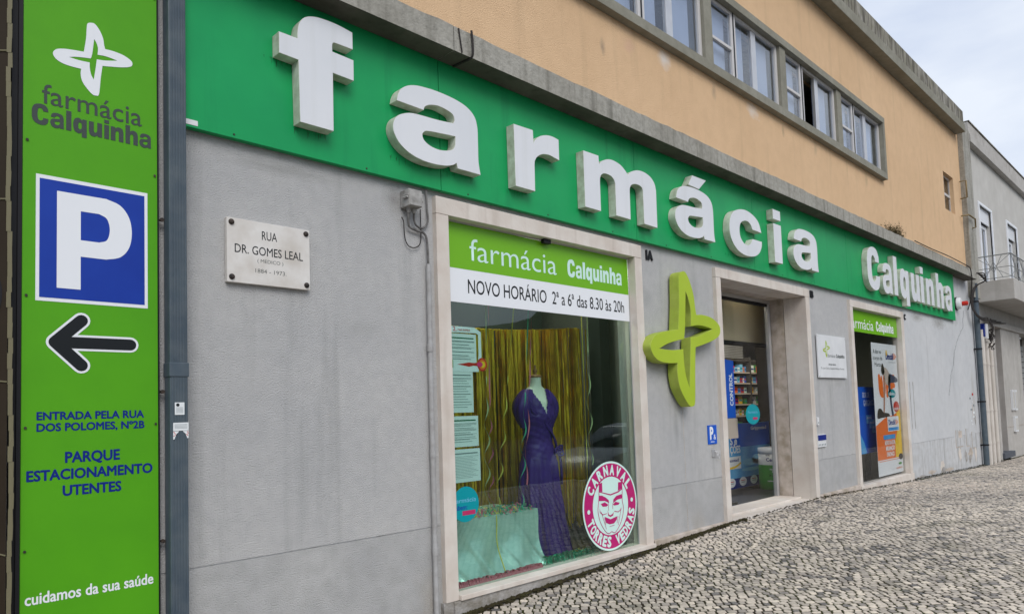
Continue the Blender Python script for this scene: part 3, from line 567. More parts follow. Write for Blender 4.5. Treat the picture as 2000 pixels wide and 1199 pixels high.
# glazing
for nm, lc, en, sz in (('entrance_fill', (8.6, .95, 2.7), 30, .5), ('shop_lamp', (11.3, 1.9, 2.72), 20, .5)):  # the entrance light is an added fill that brightens the posters
    l_ = bpy.data.lights.new(nm, 'AREA'); l_.energy = en; l_.size = sz; l_.color = (1, .95, .86); o_ = bpy.data.objects.new(nm, l_); col.objects.link(o_); o_.location = lc
rr = random.Random(44)
def blob(cx_, cz_, rx, rz, n=16):
    return [(cx_ + rx * math.cos(2 * math.pi * k / n) * rr.uniform(.55, 1.15), cz_ + rz * math.sin(2 * math.pi * k / n) * rr.uniform(.55, 1.15), 1) for k in range(n)]
for i, (a, c, rx, rz, m_) in enumerate(((13.9, -.06, .28, .04, 'stone_dirty'), (14.55, -.02, .16, .13, 'stone'), (14.62, -.08, .22, .06, 'base_grey'), (15.0, -.10, .35, .035, 'stone_dirty'), (15.75, .12, .13, .14, 'stone'), (16.2, .06, .10, .14, 'base_grey'), (16.55, .10, .2, .12, 'stone_dirty'), (16.5, .0, .12, .1, 'base_grey'), (16.95, .05, .1, .18, 'stone'), (13.3, -.09, .3, .03, 'base_grey'), (16.95, .9, .04, .2, 'stone'), (17.1, .75, .05, .12, 'base_grey'))):
    shape('paint_patch', [blob(a, c, rx, rz)], -.0012 - .0002 * i, 0, m_, B, smooth=False)
for i in range(9):
    x = 16.75 + rr.uniform(0, .3); z = 1.25 - i * .075; flat('poster_scrap', x, x + rr.uniform(.06, .16), z, z + rr.uniform(.02, .05), -.0045, .001, 'red' if i == 0 else rr.choice(['paper', 'inkgrey', 'whitewarm']), B)
for x in (12.95, 13.12): MB().box(x, x + .02, -.002, .001, .72, 1.5).build('filled_chase', 'base_grey', B)
sw = MB().box(3.087, 5.241, .034, .05, 2.545, 2.556).box(5.232, 5.242, .034, .05, .014, 2.544).build('shop_window', 'alu', B)
MB().box(3.088, 5.231, GY, GY + .008, .013, 2.544).build('pane', 'glass', sw)
sw2 = MB().box(10.492, 12.598, .03, .045, 2.53, 2.54).build('shop_window', 'alu', B)
MB().box(10.492, 12.598, .036, .044, .03, 2.529).build('pane', 'glass_clear', sw2)
dr = MB().box(6.772, 8.892, .425, .47, 2.50, 2.544).box(8.81, 8.865, .42, .47, .036, 2.499).build('entrance_door', 'alu', B, bevel=.003)
MB().box(8.867, 8.892, .43, .47, .036, 2.499).box(6.772, 8.808, .43, .47, 2.462, 2.498).build('door_stile', 'black', dr, bevel=.003)
MB().box(6.774, 8.808, .45, .458, .036, 2.46).build('pane', 'glass_clear', dr)
# meter covers flush in the worn wall
for x0, x1, z0, z1, in ((15.55, 16.02, .28, .60), (16.3, 16.52, .26, .60), (16.75, 16.98, .2, .52)):
    mc = MB().box(x0, x1, -.006, .001, z0, z1).build('meter_cover', 'plaster_worn', B, bevel=.002)
    MB().box(x0 - .02, x0 - .004, -.003, .002, z0, z1).box(x0 - .02, x1 + .01, -.003, .002, z0 - .02, z0 - .004).build('cover_gap', 'stone_dirty', mc)
MB().box(15.72, 15.96, -.009, -.0065, .44, .57).build('grille', 'stone_dirty', B)

# moss and dirt along the foot of the wall
mo = MB(); rr = random.Random(11)
for i in range(2600):
    x = rr.uniform(2.2, 20) if i % 2 else rr.uniform(2.7, 7); y = (-.05 if x < 6.7 else (-.05 if x < 12.7 else -.005)) - abs(rr.gauss(0, .018)); s = rr.uniform(.006, .02) * (1.3 if x < 7 else 1); z = gz(x, y) + rr.uniform(-.004, .006) + (.012 if y > -.08 else 0)
    a = rr.uniform(0, 6.3); mo.add([(x + s * math.cos(a + k * 1.571), y + s * .7 * math.sin(a + k * 1.571) , z) for k in range(4)] + [(x, y, z + s * .6)], [(0, 1, 4), (1, 2, 4), (2, 3, 4), (3, 0, 4)])
o = mo.build('moss', 'moss'); tagp(o, 'dark moss and dirt gathered along the foot of the wall', 'moss', kind='stuff')
gb = MB(); rr = random.Random(5)
for cxg, cyg, nn, sp in ((8.9, -.25, 260, .35), (16.9, -.08, 120, .3), (13.3, -.06, 80, .2), (7.6, -1.5, 160, .3), (9.5, -1.7, 200, .5), (6.0, -1.9, 120, .4), (17.6, -.2, 80, .3)):
    for i in range(nn):
        x = cxg + rr.gauss(0, sp); y = min(-.03, cyg + rr.gauss(0, .08 if cyg > -.3 else .2)); z = gz(x, y) - .006; a = rr.uniform(0, 6.3); l = rr.uniform(.006, .02); h = rr.uniform(.006, .018)
        gb.add([(x, y, z), (x + .003, y + .003, z), (x + l * math.cos(a), y + l * math.sin(a), z + h)], [(0, 1, 2)])
tagp(gb.build('grass_tufts', 'weed'), 'tiny green weeds growing in the paving joints', 'weeds', kind='stuff')
# ================================================================== FASCIA SIGN
FS = thing('fascia_sign', 'long green fascia sign with raised white letters reading farmácia Calquinha under the ledge', 'shop sign', (8, -.05, 2.7))
px_ = [1.345, 3.02, 5.278, 7.541, 9.17, 10.338, 12.6, 15.91]
for a, c in zip(px_[:-1], px_[1:]):
    MB().box(a + .0025, c - .0025, -.05, -.008, 2.713, 3.616).build('panel', 'green', FS, bevel=.0015)
MB().box(1.4, 15.88, -.007, -.001, 2.74, 3.6).build('backing', 'black', FS)
LY, LD = -.13, .076
gr = MB(); rr = random.Random(77)
for x0_, x1_, zz in ((1.95, 2.15, 2.87), (2.62, 3.3, 2.86), (3.66, 3.86, 2.85), (4.46, 4.68, 2.85), (4.86, 5.08, 2.85), (5.27, 5.48, 2.85), (5.85, 6.52, 2.84), (6.9, 7.5, 2.82), (7.89, 8.09, 2.83), (8.42, 9.13, 2.84), (10.95, 11.4, 2.83), (11.56, 11.98, 2.84), (12.07, 12.24, 2.84), (12.37, 12.77, 2.80), (12.94, 13.35, 2.84), (13.46, 13.62, 2.84), (13.78, 14.2, 2.84), (14.4, 14.84, 2.84), (14.97, 15.4, 2.84), (1.80, 1.95, 3.23)):
    for i in range(int(9 + (x1_ - x0_) * 30)):
        x = rr.uniform(x0_ - .03, x1_); w_ = rr.uniform(.0015, .005); h_ = abs(rr.gauss(.02, .018)) + .006; zt_ = zz + rr.uniform(-.012, .004)
        gr.add([(x, -.0506, zt_), (x + w_, -.0506, zt_), (x + w_ * .8, -.0506, zt_ - h_ * .8), (x + w_ * .4, -.0506, zt_ - h_)], [(0, 3, 2, 1)])
o = gr.build('grime_shade', 'grime_shade', FS); o['kind'] = 'stuff'  # dirt streaks that also paint contact shade below the letters
for i in range(18):
    x = 1.6 + i * .83; MB().lathe((x, -.0535, 2.732), [(.004, 0), (.006, .0015), (.006, .004)], 8, 'y').build('screw', 'screw', FS)
def big(key, dx=0., dz=0., s=1., name='letter', y=LY, d=LD, extra=None):
    loops = [[(p[0] + dx, p[1] + dz, p[2]) for p in lp] for lp in GLY[key]]
    if extra: loops += extra
    return shape(name, loops, y, d, ('letter', 'letter_side'), FS, bevel=.0012)
big('f'); big('a'); big('r'); big('m')
big('a', 5.81 - 2.592 + .003, 0, extra=[GLY['acute'][0]])
big('c')
shape('letter', [rect(7.887, 8.087, 2.833, 3.285), rect(7.89, 8.083, 3.338, 3.452)], LY, LD, ('letter', 'letter_side'), FS, bevel=.0012, smooth=False)
big('a', 8.411 - 2.592, -.003)
S_, C_ = 0, 1
def P(*a): return [(x, z, c) for x, z, c in a]
aw = [[((p[0] - 2.592) / .723 * .94, (p[1] - 2.86) / .479, p[2]) for p in lp] for lp in GLY['a']]
nn = P((0, 0, 1), (0, 1, 1), (.34, 1, 1), (.35, .9, 1), (.5, 1.01, 0), (.68, 1.03, 0), (.90, .93, 0), (.98, .70, 1), (.98, 0, 1), (.62, 0, 1), (.62, .62, 1), (.57, .72, 0), (.47, .73, 0), (.39, .66, 0), (.36, .55, 1), (.36, 0, 1))
G2 = {'n': [nn], 'u': [[(.98 - x, 1 - z, c) for x, z, c in nn]], 'h': [P((0, 0, 1), (0, 1.36, 1), (.36, 1.36, 1), (.36, .91, 1)) + nn[4:]], 'l': [rect(0, .37, 0, 1.36)], 'i': [rect(0, .37, 0, 1), rect(0, .37, 1.11, 1.36)], 'a': aw,
 'q': [P((.98, 1, 1), (.98, -.27, 1), (.62, -.27, 1), (.62, .08, 1), (.5, -.02, 0), (.32, -.03, 0), (.08, .12, 0), (0, .5, 0), (.08, .88, 0), (.32, 1.03, 0), (.52, 1.0, 0), (.65, .9, 1), (.67, 1, 1)), P((.61, .64, 0), (.49, .75, 0), (.39, .68, 0), (.36, .5, 0), (.39, .32, 0), (.49, .25, 0), (.61, .36, 0))],
 'C': [P((1.12, .92, 1), (.76, .92, 1), (.74, 1.02, 0), (.58, 1.11, 0), (.43, 1.02, 0), (.38, .68, 0), (.43, .34, 0), (.58, .25, 0), (.74, .34, 0), (.76, .46, 1), (1.12, .46, 1), (1.08, .2, 0), (.9, .02, 0), (.58, -.03, 0), (.2, .08, 0), (.02, .35, 0), (0, .68, 0), (.02, 1.0, 0), (.2, 1.28, 0), (.58, 1.39, 0), (.9, 1.34, 0), (1.08, 1.15, 0)),]}
for ch, x in zip('Calquinha', (10.91, 11.555, 12.07, 12.365, 12.935, 13.455, 13.77, 14.385, 14.96)):
    k = .455; loops = [[(x + p[0] * k, 2.846 + p[1] * k, p[2]) for p in lp] for lp in G2[ch]]
    shape('letter', loops, LY, LD, ('letter', 'letter_side'), FS, bevel=.001)
flat('maker_label', 1.345, 1.41, 2.725, 2.752, -.052, .0015, 'whitewarm', FS)
ADV = (0, 1.27, 2.36, 2.86, 4.0, 5.14, 5.64, 6.78, 7.9)
def logo_word(x0, x1, zb, xh, y, m, parent):
    """Calquinha in the same heavy letters, printed flat"""
    k = (x1 - x0) / (7.9 + .94); b = None; loops = []
    for ch, a in zip('Calquinha', ADV):
        for lp in G2[ch]: loops.append([(x0 + (a + p[0]) * k, zb + p[1] * xh, p[2]) for p in lp])
    return shape('lettering', loops, y, 0, m, parent)
def norm(lp, x0, x1, z0, z1):
    xs_ = [q[0] for q in CROSS_OUT]; zs_ = [q[1] for q in CROSS_OUT]; a, b_, c, d = min(xs_), max(xs_), min(zs_), max(zs_)
    return [(x0 + (p[0] - a) / (b_ - a) * (x1 - x0), z0 + (p[1] - c) / (d - c) * (z1 - z0), p[2]) for p in lp]
def logo(x0, x1, z0, z1, y, m, parent, solid=False, thin=1.0):
    inn = CROSS_IN if thin == 1. else [(5.94 + (p[0] - 5.94) * thin, 1.85 + (p[1] - 1.85) * thin, p[2]) for p in CROSS_IN]
    lps = [norm(CROSS_OUT, x0, x1, z0, z1)] + ([] if solid else [norm(inn, x0, x1, z0, z1)]); return shape('emblem', lps, y, 0, m, parent)

# ================================================================== PHARMACY CROSS
PC = thing('pharmacy_cross', 'lime green four pointed star emblem standing off the grey wall between window and door', 'pharmacy emblem', (5.85, 0, 1.8))
shape('emblem_body', [CROSS_OUT, CROSS_IN], -.125, .10, ('cross', 'cross_side'), PC, bevel=.002)
MB().box(5.86, 5.90, -.024, 0, 2.15, 2.19).box(5.86, 5.90, -.024, 0, 1.4, 1.44).build('bracket', 'black', PC)

# ================================================================== PARKING SIGN (left)
PS = thing('parking_sign', 'tall lime green car park sign with blue P panel and black arrow pointing left', 'parking sign', (.935, -.05, 0))
MB().box(.657, 1.212, -.05, -.012, .02, 3.60).build('board', 'lime', PS, bevel=.002)
MB().box(.640, .656, -.048, 0, .02, 3.60).box(1.213, 1.224, -.036, 0, .02, 3.60).build('frame_edge', 'black', PS)
y1, y2, y3 = -.0515, -.0525, -.0535
logo(.768, 1.10, 2.748, 3.092, y1, 'white', PS, thin=.80)
text('farmácia', .727, 1.142, 2.652, .088, y1, 'darkgrey_print', PS, bold=.004, res=5)
logo_word(.689, 1.184, 2.552, .067, y1, 'darkgrey_print', PS)
flat('white_border', .706, 1.166, 1.761, 2.326, y1, .001, 'white', PS); flat('blue_field', .720, 1.152, 1.777, 2.309, y2, .001, 'blue_print', PS)
PP = [P((.786, 1.824, 1), (.880, 1.824, 1), (.880, 1.976, 1), (.985, 1.976, 1), (1.045, 1.995, 0), (1.083, 2.045, 0), (1.095, 2.118, 0), (1.083, 2.190, 0), (1.045, 2.242, 0), (.985, 2.263, 1), (.786, 2.263, 1)), P((.880, 2.052, 1), (.955, 2.052, 1), (.988, 2.068, 0), (1.0, 2.118, 0), (.988, 2.168, 0), (.955, 2.186, 1), (.880, 2.186, 1))]
shape('letter_p', PP, y3, 0, 'white', PS)
def fat_arrow(g):
    r = .026 + g; pts = []
    def arc(cx, cz, a0, a1, n=8): return [(cx + r * math.cos(R_(a0 + (a1 - a0) * k / n)), cz + r * math.sin(R_(a0 + (a1 - a0) * k / n)), 1) for k in range(n + 1)]
    tx, tz = .782, 1.581; s = .7071
    o = arc(1.088, 1.581, -90, 90)
    q = r / .7071
    o += [(tx + r + q * .0 + r * 1.414 - r * 0 + .0, 1.581 + r, 1)] if False else []
    jx = tx + (r * math.sqrt(2) + r)      # inner junction of shaft and barb
    o += [(jx, 1.581 + r, 1)]
    o += arc(.884, 1.683, -45, 135)
    o += arc(tx, tz, 135, 225, 6)
    o += arc(.884, 1.479, -135, 45)
    o += [(jx, 1.581 - r, 1)]
    return o
shape('arrow_outline', [fat_arrow(.010)], y1 - .0002, 0, 'white', PS, smooth=False); shape('arrow', [fat_arrow(0)], y2, 0, 'black_print', PS, smooth=False)
bb = .035
text('ENTRADA PELA RUA', .713, 1.148, 1.238, .033, y1, 'navy_print', PS, bold=bb)
text('DOS POLOMES, Nº2B', .713, 1.150, 1.188, .033, y1, 'navy_print', PS, bold=bb)
text('PARQUE', .821, 1.043, 1.047, .045, y1, 'navy_print', PS, bold=bb)
text('ESTACIONAMENTO', .677, 1.185, .975, .043, y1, 'navy_print', PS, bold=bb)
text('UTENTES', .812, 1.049, .902, .043, y1, 'navy_print', PS, bold=bb)
text('cuidamos da sua saúde', .674, 1.187, .452, .047, y1, 'white', PS, bold=.022)
for x, z in ((.672, 3.30), (1.20, 3.32), (.672, 2.47), (1.199, 2.42), (.672, 1.78), (.672, 1.205), (1.199, 1.205), (.672, .68), (1.2, .15), (.9, 3.5)):
    MB().lathe((x, -.055, z), [(.006, 0), (.0055, .002), (.004, .005)], 10, 'y').build('screw', 'screw', PS)

BP = thing('brown_panel', 'dark brown glossy panel with pale curved lines and torn pale edging left of green sign', 'panel', (-1, -.1, 0))
MB().box(-3.4, .600, -.09, -.001, -.4, 3.6).build('board', 'brown', BP)
k = MB(); rr = random.Random(2); prev = None
for i in range(60):
    z = -.3 + i * .065; xx = .607 + rr.uniform(-.004, .004) + .008 * math.sin(z * 1.9); k.quad((xx - .010, -.094, z), (xx + .006, -.10, z), (xx + .006 + rr.uniform(-.002, .002), -.10, z + .066), (xx - .010, -.094, z + .066))
k.build('edging', 'brown_line', BP)
MB().box(.617, .639, -.04, -.001, -.4, 3.6).build('gap_shade_strip', 'black', BP)  # black strip paints the shade in the gap beside the sign
for z, s in ((2.83, .5), (2.18, .35), (1.40, .06), (.68, -.3)):
    k = MB(); k.tube([(.598 - t * .12, -.0915, z - s * t * .12 + .02 * t * t) for t in range(12)], .004, 6); k.build('pale_line', 'brown_line', BP)
shape('dark_disc', [circ(.51, 1.77, .13, 32, .07)], -.0925, 0, 'black', BP, smooth=False)

# ================================================================== DOWNPIPES
D1 = thing('downpipe', 'square ribbed blue grey downpipe between the green parking sign and the street plaque', 'downpipe', (1.29, -.06, -.2), 'downpipes on the facade')
k = MB(); k.box(1.25, 1.335, -.10, -.02, -.18, 3.61)
k.build('pipe', 'pipe', D1, bevel=.006)
k = MB()
for i in range(6): k.box(1.2565 + i * .013, 1.2625 + i * .013, -.1025, -.0995, -.18, 3.6)
k.build('rib', 'pipe', D1)
MB().box(1.246, 1.339, -.1055, -.019, 1.43, 1.50).build('sleeve', 'pipe', D1, bevel=.004)
for z in (2.21, 1.36, .64): 
    k = MB(); k.tube([(1.243, -.03, z), (1.243, -.03, z + .001), (1.22, -.02, z)], .006, 6); k.lathe((1.236, -.045, z), [(.010, 0), (.010, .012)], 8, 'y'); k.build('fixing', 'screw', D1)
def sticker(x0, x1, z0, z1, label, y=-.1045, dark=False):
    s = thing('paper_sticker', label, 'sticker', ((x0 + x1) / 2, y, z0)); flat('paper', x0, x1, z0, z1, y, .0006, 'paper', s)
    if dark: shape('dot', [circ(x0 + .014, z1 - .012, .008, 20)], y - .0006, 0, 'black_print', s, smooth=False); x_ = x0 + .004
    r_ = 0
    z = (z1 - .026) if dark else z1 - .010
    while z > z0 + .006:
        flat('print_line', x0 + .006, x1 - .006, z, z + .0016, y - .0007, .0003, 'inkgrey', s); z -= .006
    return s
sticker(1.270, 1.315, 1.245, 1.305, 'small white sticker with black dot on the blue grey downpipe', dark=True)
sticker(1.262, 1.334, 1.168, 1.207, 'torn pale sticker wrapped across the blue grey downpipe', y=-.1047)
ts = thing('torn_sticker', 'ragged remains of a red and white sticker on the downpipe', 'sticker', (1.3, -.1045, 1.12))
shape('paper', [[(1.262, 1.166, 1), (1.290, 1.166, 1), (1.276, 1.15, 1), (1.268, 1.128, 1), (1.262, 1.125, 1)], [(1.306, 1.166, 1), (1.334, 1.166, 1), (1.334, 1.132, 1), (1.328, 1.13, 1), (1.32, 1.152, 1)]], -.104, 0, 'paper', ts, smooth=False)
for i in range(8):
    x = 1.263 + .003 * (i % 3) + (.06 if i > 3 else 0); z = 1.16 - .006 * (i % 4); flat('print_line', x, x + .006, z, z + .003, -.1046, .0003, 'red', ts)
D2 = thing('downpipe', 'slim blue grey downpipe at the far right end of the grey wall', 'downpipe', (17.5, -.08, -.2), 'downpipes on the facade')
k = MB(); k.tube([(17.45, -.08, 3.6), (17.45, -.08, 1.), (17.44, -.08, -.2)], .055, 14); k.build('pipe', 'pipe', D2)
for z in (3.2, 2.2, 1.1, .2):
    MB().lathe((17.448, -.08, z), [(.062, 0), (.062, .03)], 14).box(17.37, 17.40, -.08, 0, z, z + .03).build('bracket', 'black', D2)

# ================================================================== PLAQUE
PL = thing('street_plaque', 'white marble street name plaque fixed by four dark studs to the grey wall', 'street sign', (1.80, 0, 2.1))
MB().box(1.563, 2.044, -.032, -.004, 1.940, 2.286).build('slab', 'marble', PL, bevel=.002)
yp = -.0325
text('RUA', 1.757, 1.845, 2.190, .047, yp, 'black_print', PL, bold=.006)
text('DR. GOMES LEAL', 1.605, 2.000, 2.102, .046, yp, 'black_print', PL, bold=.006)
text('( MEDICO )', 1.73, 1.88, 2.062, .019, yp, 'darkgrey_print', PL, bold=-.004)
text('1884 - 1973.', 1.718, 1.898, 2.005, .022, yp, 'darkgrey_print', PL, bold=-.006)
for x, z in ((1.588, 2.262), (2.021, 2.262), (1.588, 1.968), (2.021, 1.966)):
    MB().lathe((x, -.045, z), [(.004, 0), (.012, .003), (.0155, .009), (.0155, .014)], 16, 'y').build('stud', 'screw', PL)

# ================================================================== JUNCTION BOX, CABLES, CONDUIT
JB = thing('junction_box', 'grey painted electrical junction box under the fascia beside the first window', 'junction box', (2.77, 0, 2.6))
MB().box(2.712, 2.815, -.10, -.004, 2.545, 2.655).build('box', 'boxgrey', JB, bevel=.004)
MB().box(2.716, 2.811, -.106, -.1002, 2.549, 2.651).build('lid', 'boxgrey', JB, bevel=.002)
for x, z in ((2.706, 2.615), (2.82, 2.63), (2.82, 2.585), (2.70, 2.60)):
    MB().lathe((x, -.10, z), [(.007, 0), (.008, .03), (.008, .045)], 10, 'y').build('lug', 'boxgrey', JB)
for x in (2.745, 2.785):
    MB().lathe((x, -.05, 2.512), [(.010, 0), (.013, .006), (.013, .016), (.017, .018), (.017, .033)], 12).build('cable_gland', 'boxgrey', JB)
def smoothpath(pts, n=6):
    out = []; N = len(pts)
    for i in range(N - 1):
        p0 = Vector(pts[max(i - 1, 0)]); p1 = Vector(pts[i]); p2 = Vector(pts[i + 1]); p3 = Vector(pts[min(i + 2, N - 1)])
        for k in range(n):
            t = k / n; out.append(.5 * ((2 * p1) + (p2 - p0) * t + (2 * p0 - 5 * p1 + 4 * p2 - p3) * t * t + (3 * p1 - p0 - 3 * p2 + p3) * t ** 3))
    out.append(Vector(pts[-1])); return out
def cable(pts, r, m, label, name='cable'):
    b_ = MB(); b_.tube(smoothpath(pts), r, 8); o = b_.build(name, m, loc=pts[0]); return tagp(o, label, 'cable')
cable([(2.745, -.05, 2.515), (2.745, -.04, 2.46), (2.765, -.03, 2.425), (2.825, -.025, 2.412), (2.878, -.025, 2.405), (2.905, -.025, 2.36), (2.913, -.025, 2.19)], .008, 'cable_grey', 'thick grey cable curving from the junction box into the conduit')
cable([(2.785, -.05, 2.515), (2.795, -.035, 2.48), (2.82, -.025, 2.447), (2.872, -.02, 2.436), (2.92, -.02, 2.485), (2.918, -.02, 2.57), (2.912, -.02, 2.70)], .007, 'cable_grey', 'grey cable looping from the junction box up behind the fascia')
cable([(2.86, -.02, 2.56), (2.861, -.02, 2.46), (2.858, -.018, 2.345), (2.82, -.018, 2.302), (2.765, -.018, 2.30), (2.735, -.018, 2.34), (2.725, -.02, 2.41), (2.716, -.03, 2.45), (2.705, -.03, 2.475), (2.715, -.01, 2.485)], .0035, 'cable', 'thin loose wire hanging in a loop below the junction box')
CD = thing('conduit', 'grey painted vertical conduit running down beside the left jamb of the first window', 'conduit', (2.91, -.03, -.1))
k = MB(); k.tube([(2.912, -.028, 2.20), (2.905, -.028, 1.2), (2.903, -.028, -.13)], .017, 12); k.build('pipe', 'conduit', CD)
for z in (1.62, .93, .30): MB().lathe((2.906, -.028, z), [(.021, 0), (.021, .05)], 12).build('collar', 'conduit', CD)

# ================================================================== NUMBERS, PLATES
for s, x0, x1, zb, cap, lab in (('1A', 5.468, 5.575, 2.572, .082, 'black house number 1A on the grey wall right of the first window'), ('1B', 9.12, 9.215, 2.555, .082, 'black house number 1B on the wall right of the door lintel'), ('C', 12.87, 12.95, 2.53, .085, 'black letter C on the wall right of the second window')):
    me = text(s, x0, x1, zb, cap, 0, 'black', None, bold=.05); 
    md = me.modifiers.new('thick', 'SOLIDIFY'); md.thickness = .014; md.offset = 1 if me.data.polygons[0].normal.y < 0 else -1
    me.name = 'house_number'; tagp(me, lab, 'house number', 'house numbers')
SP = thing('parking_plate', 'small blue plate with a white P beside the left door jamb', 'parking plate', (6.5, 0, .9))
flat('plate', 6.418, 6.592, .822, 1.012, -.008, .006, 'brandblue', SP); text('P', 6.455, 6.525, .872, .118, -.0085, 'white', SP, bold=.05); text('&', 6.525, 6.57, .868, .05, -.0085, 'white', SP, bold=.01); text('utentes', 6.465, 6.54, .840, .014, -.0085, 'white', SP, bold=.02)
LK = thing('wall_latch', 'small metal latch with hanging ring below the blue P plate', 'latch', (6.52, 0, .7))
MB().box(6.485, 6.545, -.012, 0, .69, .765).build('plate', 'alu', LK, bevel=.002)
k = MB(); k.tube([(6.53, -.012, .745), (6.545, -.04, .735)], .007, 6); k.tube([(6.55 + .017 * math.cos(t * .6), -.04, .70 + .026 * math.sin(t * .6)) for t in range(12)], .004, 6); k.build('ring', 'alu', LK)
NP = thing('name_plate', 'white square pharmacy name plate with small green emblem right of the door', 'name plate', (9.65, 0, 1.8))
MB().box(9.205, 10.155, -.03, -.012, 1.525, 2.083).build('board', 'whitewarm', NP, bevel=.002)
logo(9.37, 9.60, 1.79, 2.01, -.0305, 'cross', NP); text('farmácia', 9.52, 9.77, 1.795, .045, -.0307, 'darkgrey_print', NP); logo_word(9.80, 10.09, 1.795, .034, -.0307, 'darkgrey_print', NP)
text('direção técnica', 9.53, 9.78, 1.690, .026, -.0307, 'darkgrey_print', NP, bold=.02); text('Dr. José Carlos Calquinha Baltazar Ferreira', 9.28, 10.06, 1.637, .024, -.0307, 'darkgrey_print', NP)
for x in (9.225, 10.135):
    for z in (1.545, 2.06): MB().lathe((x, -.033, z), [(.008, 0), (.010, .003), (.010, .02)], 10, 'y').build('screw', 'alu', NP)
MS = thing('mail_slot', 'white mail slot plate with dark flap right of the door', 'mail slot', (9.2, 0, .7))
flat('plate', 9.075, 9.335, .64, .80, -.02, .02, 'whitewarm', MS); flat('flap', 9.08, 9.33, .725, .792, -.025, .004, 'navy_print', MS)
for i in range(5): flat('print_mark', 9.09 + i * .05, 9.115 + i * .05, .655, .680, -.0205, .0004, 'inkgrey', MS)
IC = thing('intercom', 'small cream doorbell button right of the door', 'doorbell', (9.11, 0, .96))
MB().box(9.085, 9.135, -.025, 0, .92, 1.02).build('body', 'whitewarm', IC, bevel=.003); MB().lathe((9.11, -.029, .95), [(.008, 0), (.009, .005)], 10, 'y').build('button', 'inkgrey', IC)
SS = thing('side_label', 'thin stained white strip on the right door jamb side', 'label', (9.02, 0, 1.7))
flat('strip', 9.02, 9.055, 1.49, 1.76, -.004, .004, 'whitewarm', SS)
for i in range(5): flat('print_mark', 9.025, 9.05, 1.52 + i * .045, 1.538 + i * .045, -.0045, .0004, 'inkgrey', SS)
SR = thing('alarm_siren', 'round cream alarm siren with red lamp right of the green fascia', 'alarm', (16.2, 0, 3.07))
MB().lathe((16.2, -.10, 3.075), [(.09, 0), (.115, .02), (.12, .1)], 20, 'y').build('body', 'whitewarm', SR); MB().lathe((16.26, -.20, 3.07), [(.035, 0), (.045, .02), (.045, .095)], 14, 'y').build('lamp', 'red', SR); MB().lathe((16.2, -.03, 3.075), [(.13, 0), (.13, .03)], 20, 'y').build('base', 'black', SR)
# small camera under first lintel
SC = thing('lintel_sensor', 'tiny dark sensor under the lintel of the first window', 'sensor', (4.12, 0, 2.54))
MB().box(4.08, 4.16, -.01, .025, 2.52, 2.554).build('body', 'black', SC, bevel=.003)
# ledge cable clamp, weed
cable([(3.17, -.235, 3.80), (3.175, -.238, 3.72), (3.17, -.235, 3.62), (3.16, -.15, 3.61), (3.15, -.06, 3.61)], .008, 'cable', 'dark cable clipped over the concrete ledge above the letter a')
cable([(3.06, -.23, 3.78), (3.07, -.232, 3.70), (3.085, -.23, 3.62)], .005, 'cable', 'thin dark wire down the face of the concrete ledge')
wd = MB(); rr = random.Random(9)
for i in range(420):
    x = 12.3 + rr.gauss(0, .16); y = -.1 + rr.gauss(0, .05); z = 3.80; h = abs(rr.gauss(.1, .07)); dx = rr.gauss(0, .06); a = rr.uniform(0, 3.1); w_ = .006
    wd.add([(x - w_, y, z), (x + w_, y, z), (x + dx, y + rr.gauss(0, .03), z + h)], [(0, 1, 2)])
    for j in range(3):
        t = rr.uniform(.3, 1); qx, qz = x + dx * t, z + h * t; l = .016; wd.add([(qx, y, qz), (qx + l * math.cos(a + j), y + .008, qz + l * math.sin(a + j)), (qx + l * math.cos(a + j + .8), y - .008, qz + l * math.sin(a + j + .8))], [(0, 1, 2)])
o = wd.build('ledge_weed', 'dryplant', loc=(12.3, -.1, 3.8)); tagp(o, 'dry brown weed growing on the ledge above the Calquinha lettering', 'weed')

# ================================================================== WINDOW GRAPHICS
def banner(name, label, x0, x1, z0, z1, y, m, cat='window banner', th=.0012):
    t = thing(name, label, cat, ((x0 + x1) / 2, y, z0)); flat('vinyl', x0, x1, z0, z1, y, th, m, t); return t
t = banner('window_banner', 'lime green banner reading farmácia Calquinha across the top of the large first window', 3.089, 5.23, 2.222, 2.543, .036, 'lime_banner')
text('farmácia', 3.335, 4.265, 2.292, .158, .0352, 'mintwhite', t, bold=-.004, res=5); logo_word(4.40, 5.135, 2.297, .105, .0352, 'mintwhite', t)
t = banner('hours_banner', 'white banner with black opening hours below the lime banner of the first window', 3.089, 5.23, 1.983, 2.2215, .036, 'white')
text('NOVO HORÁRIO  2ª a 6ª das 8.30 às 20h', 3.31, 5.155, 2.055, .098, .0352, 'black_print', t, bold=.006, res=4)
t = banner('window_banner', 'lime green banner across the top of the narrow second window', 10.495, 12.596, 2.212, 2.527, .032, 'lime_banner')
text('farmácia', 10.55, 11.50, 2.262, .155, .0312, 'white', t, res=3); logo_word(11.62, 12.42, 2.268, .11, .0312, 'white', t)
yg = .052
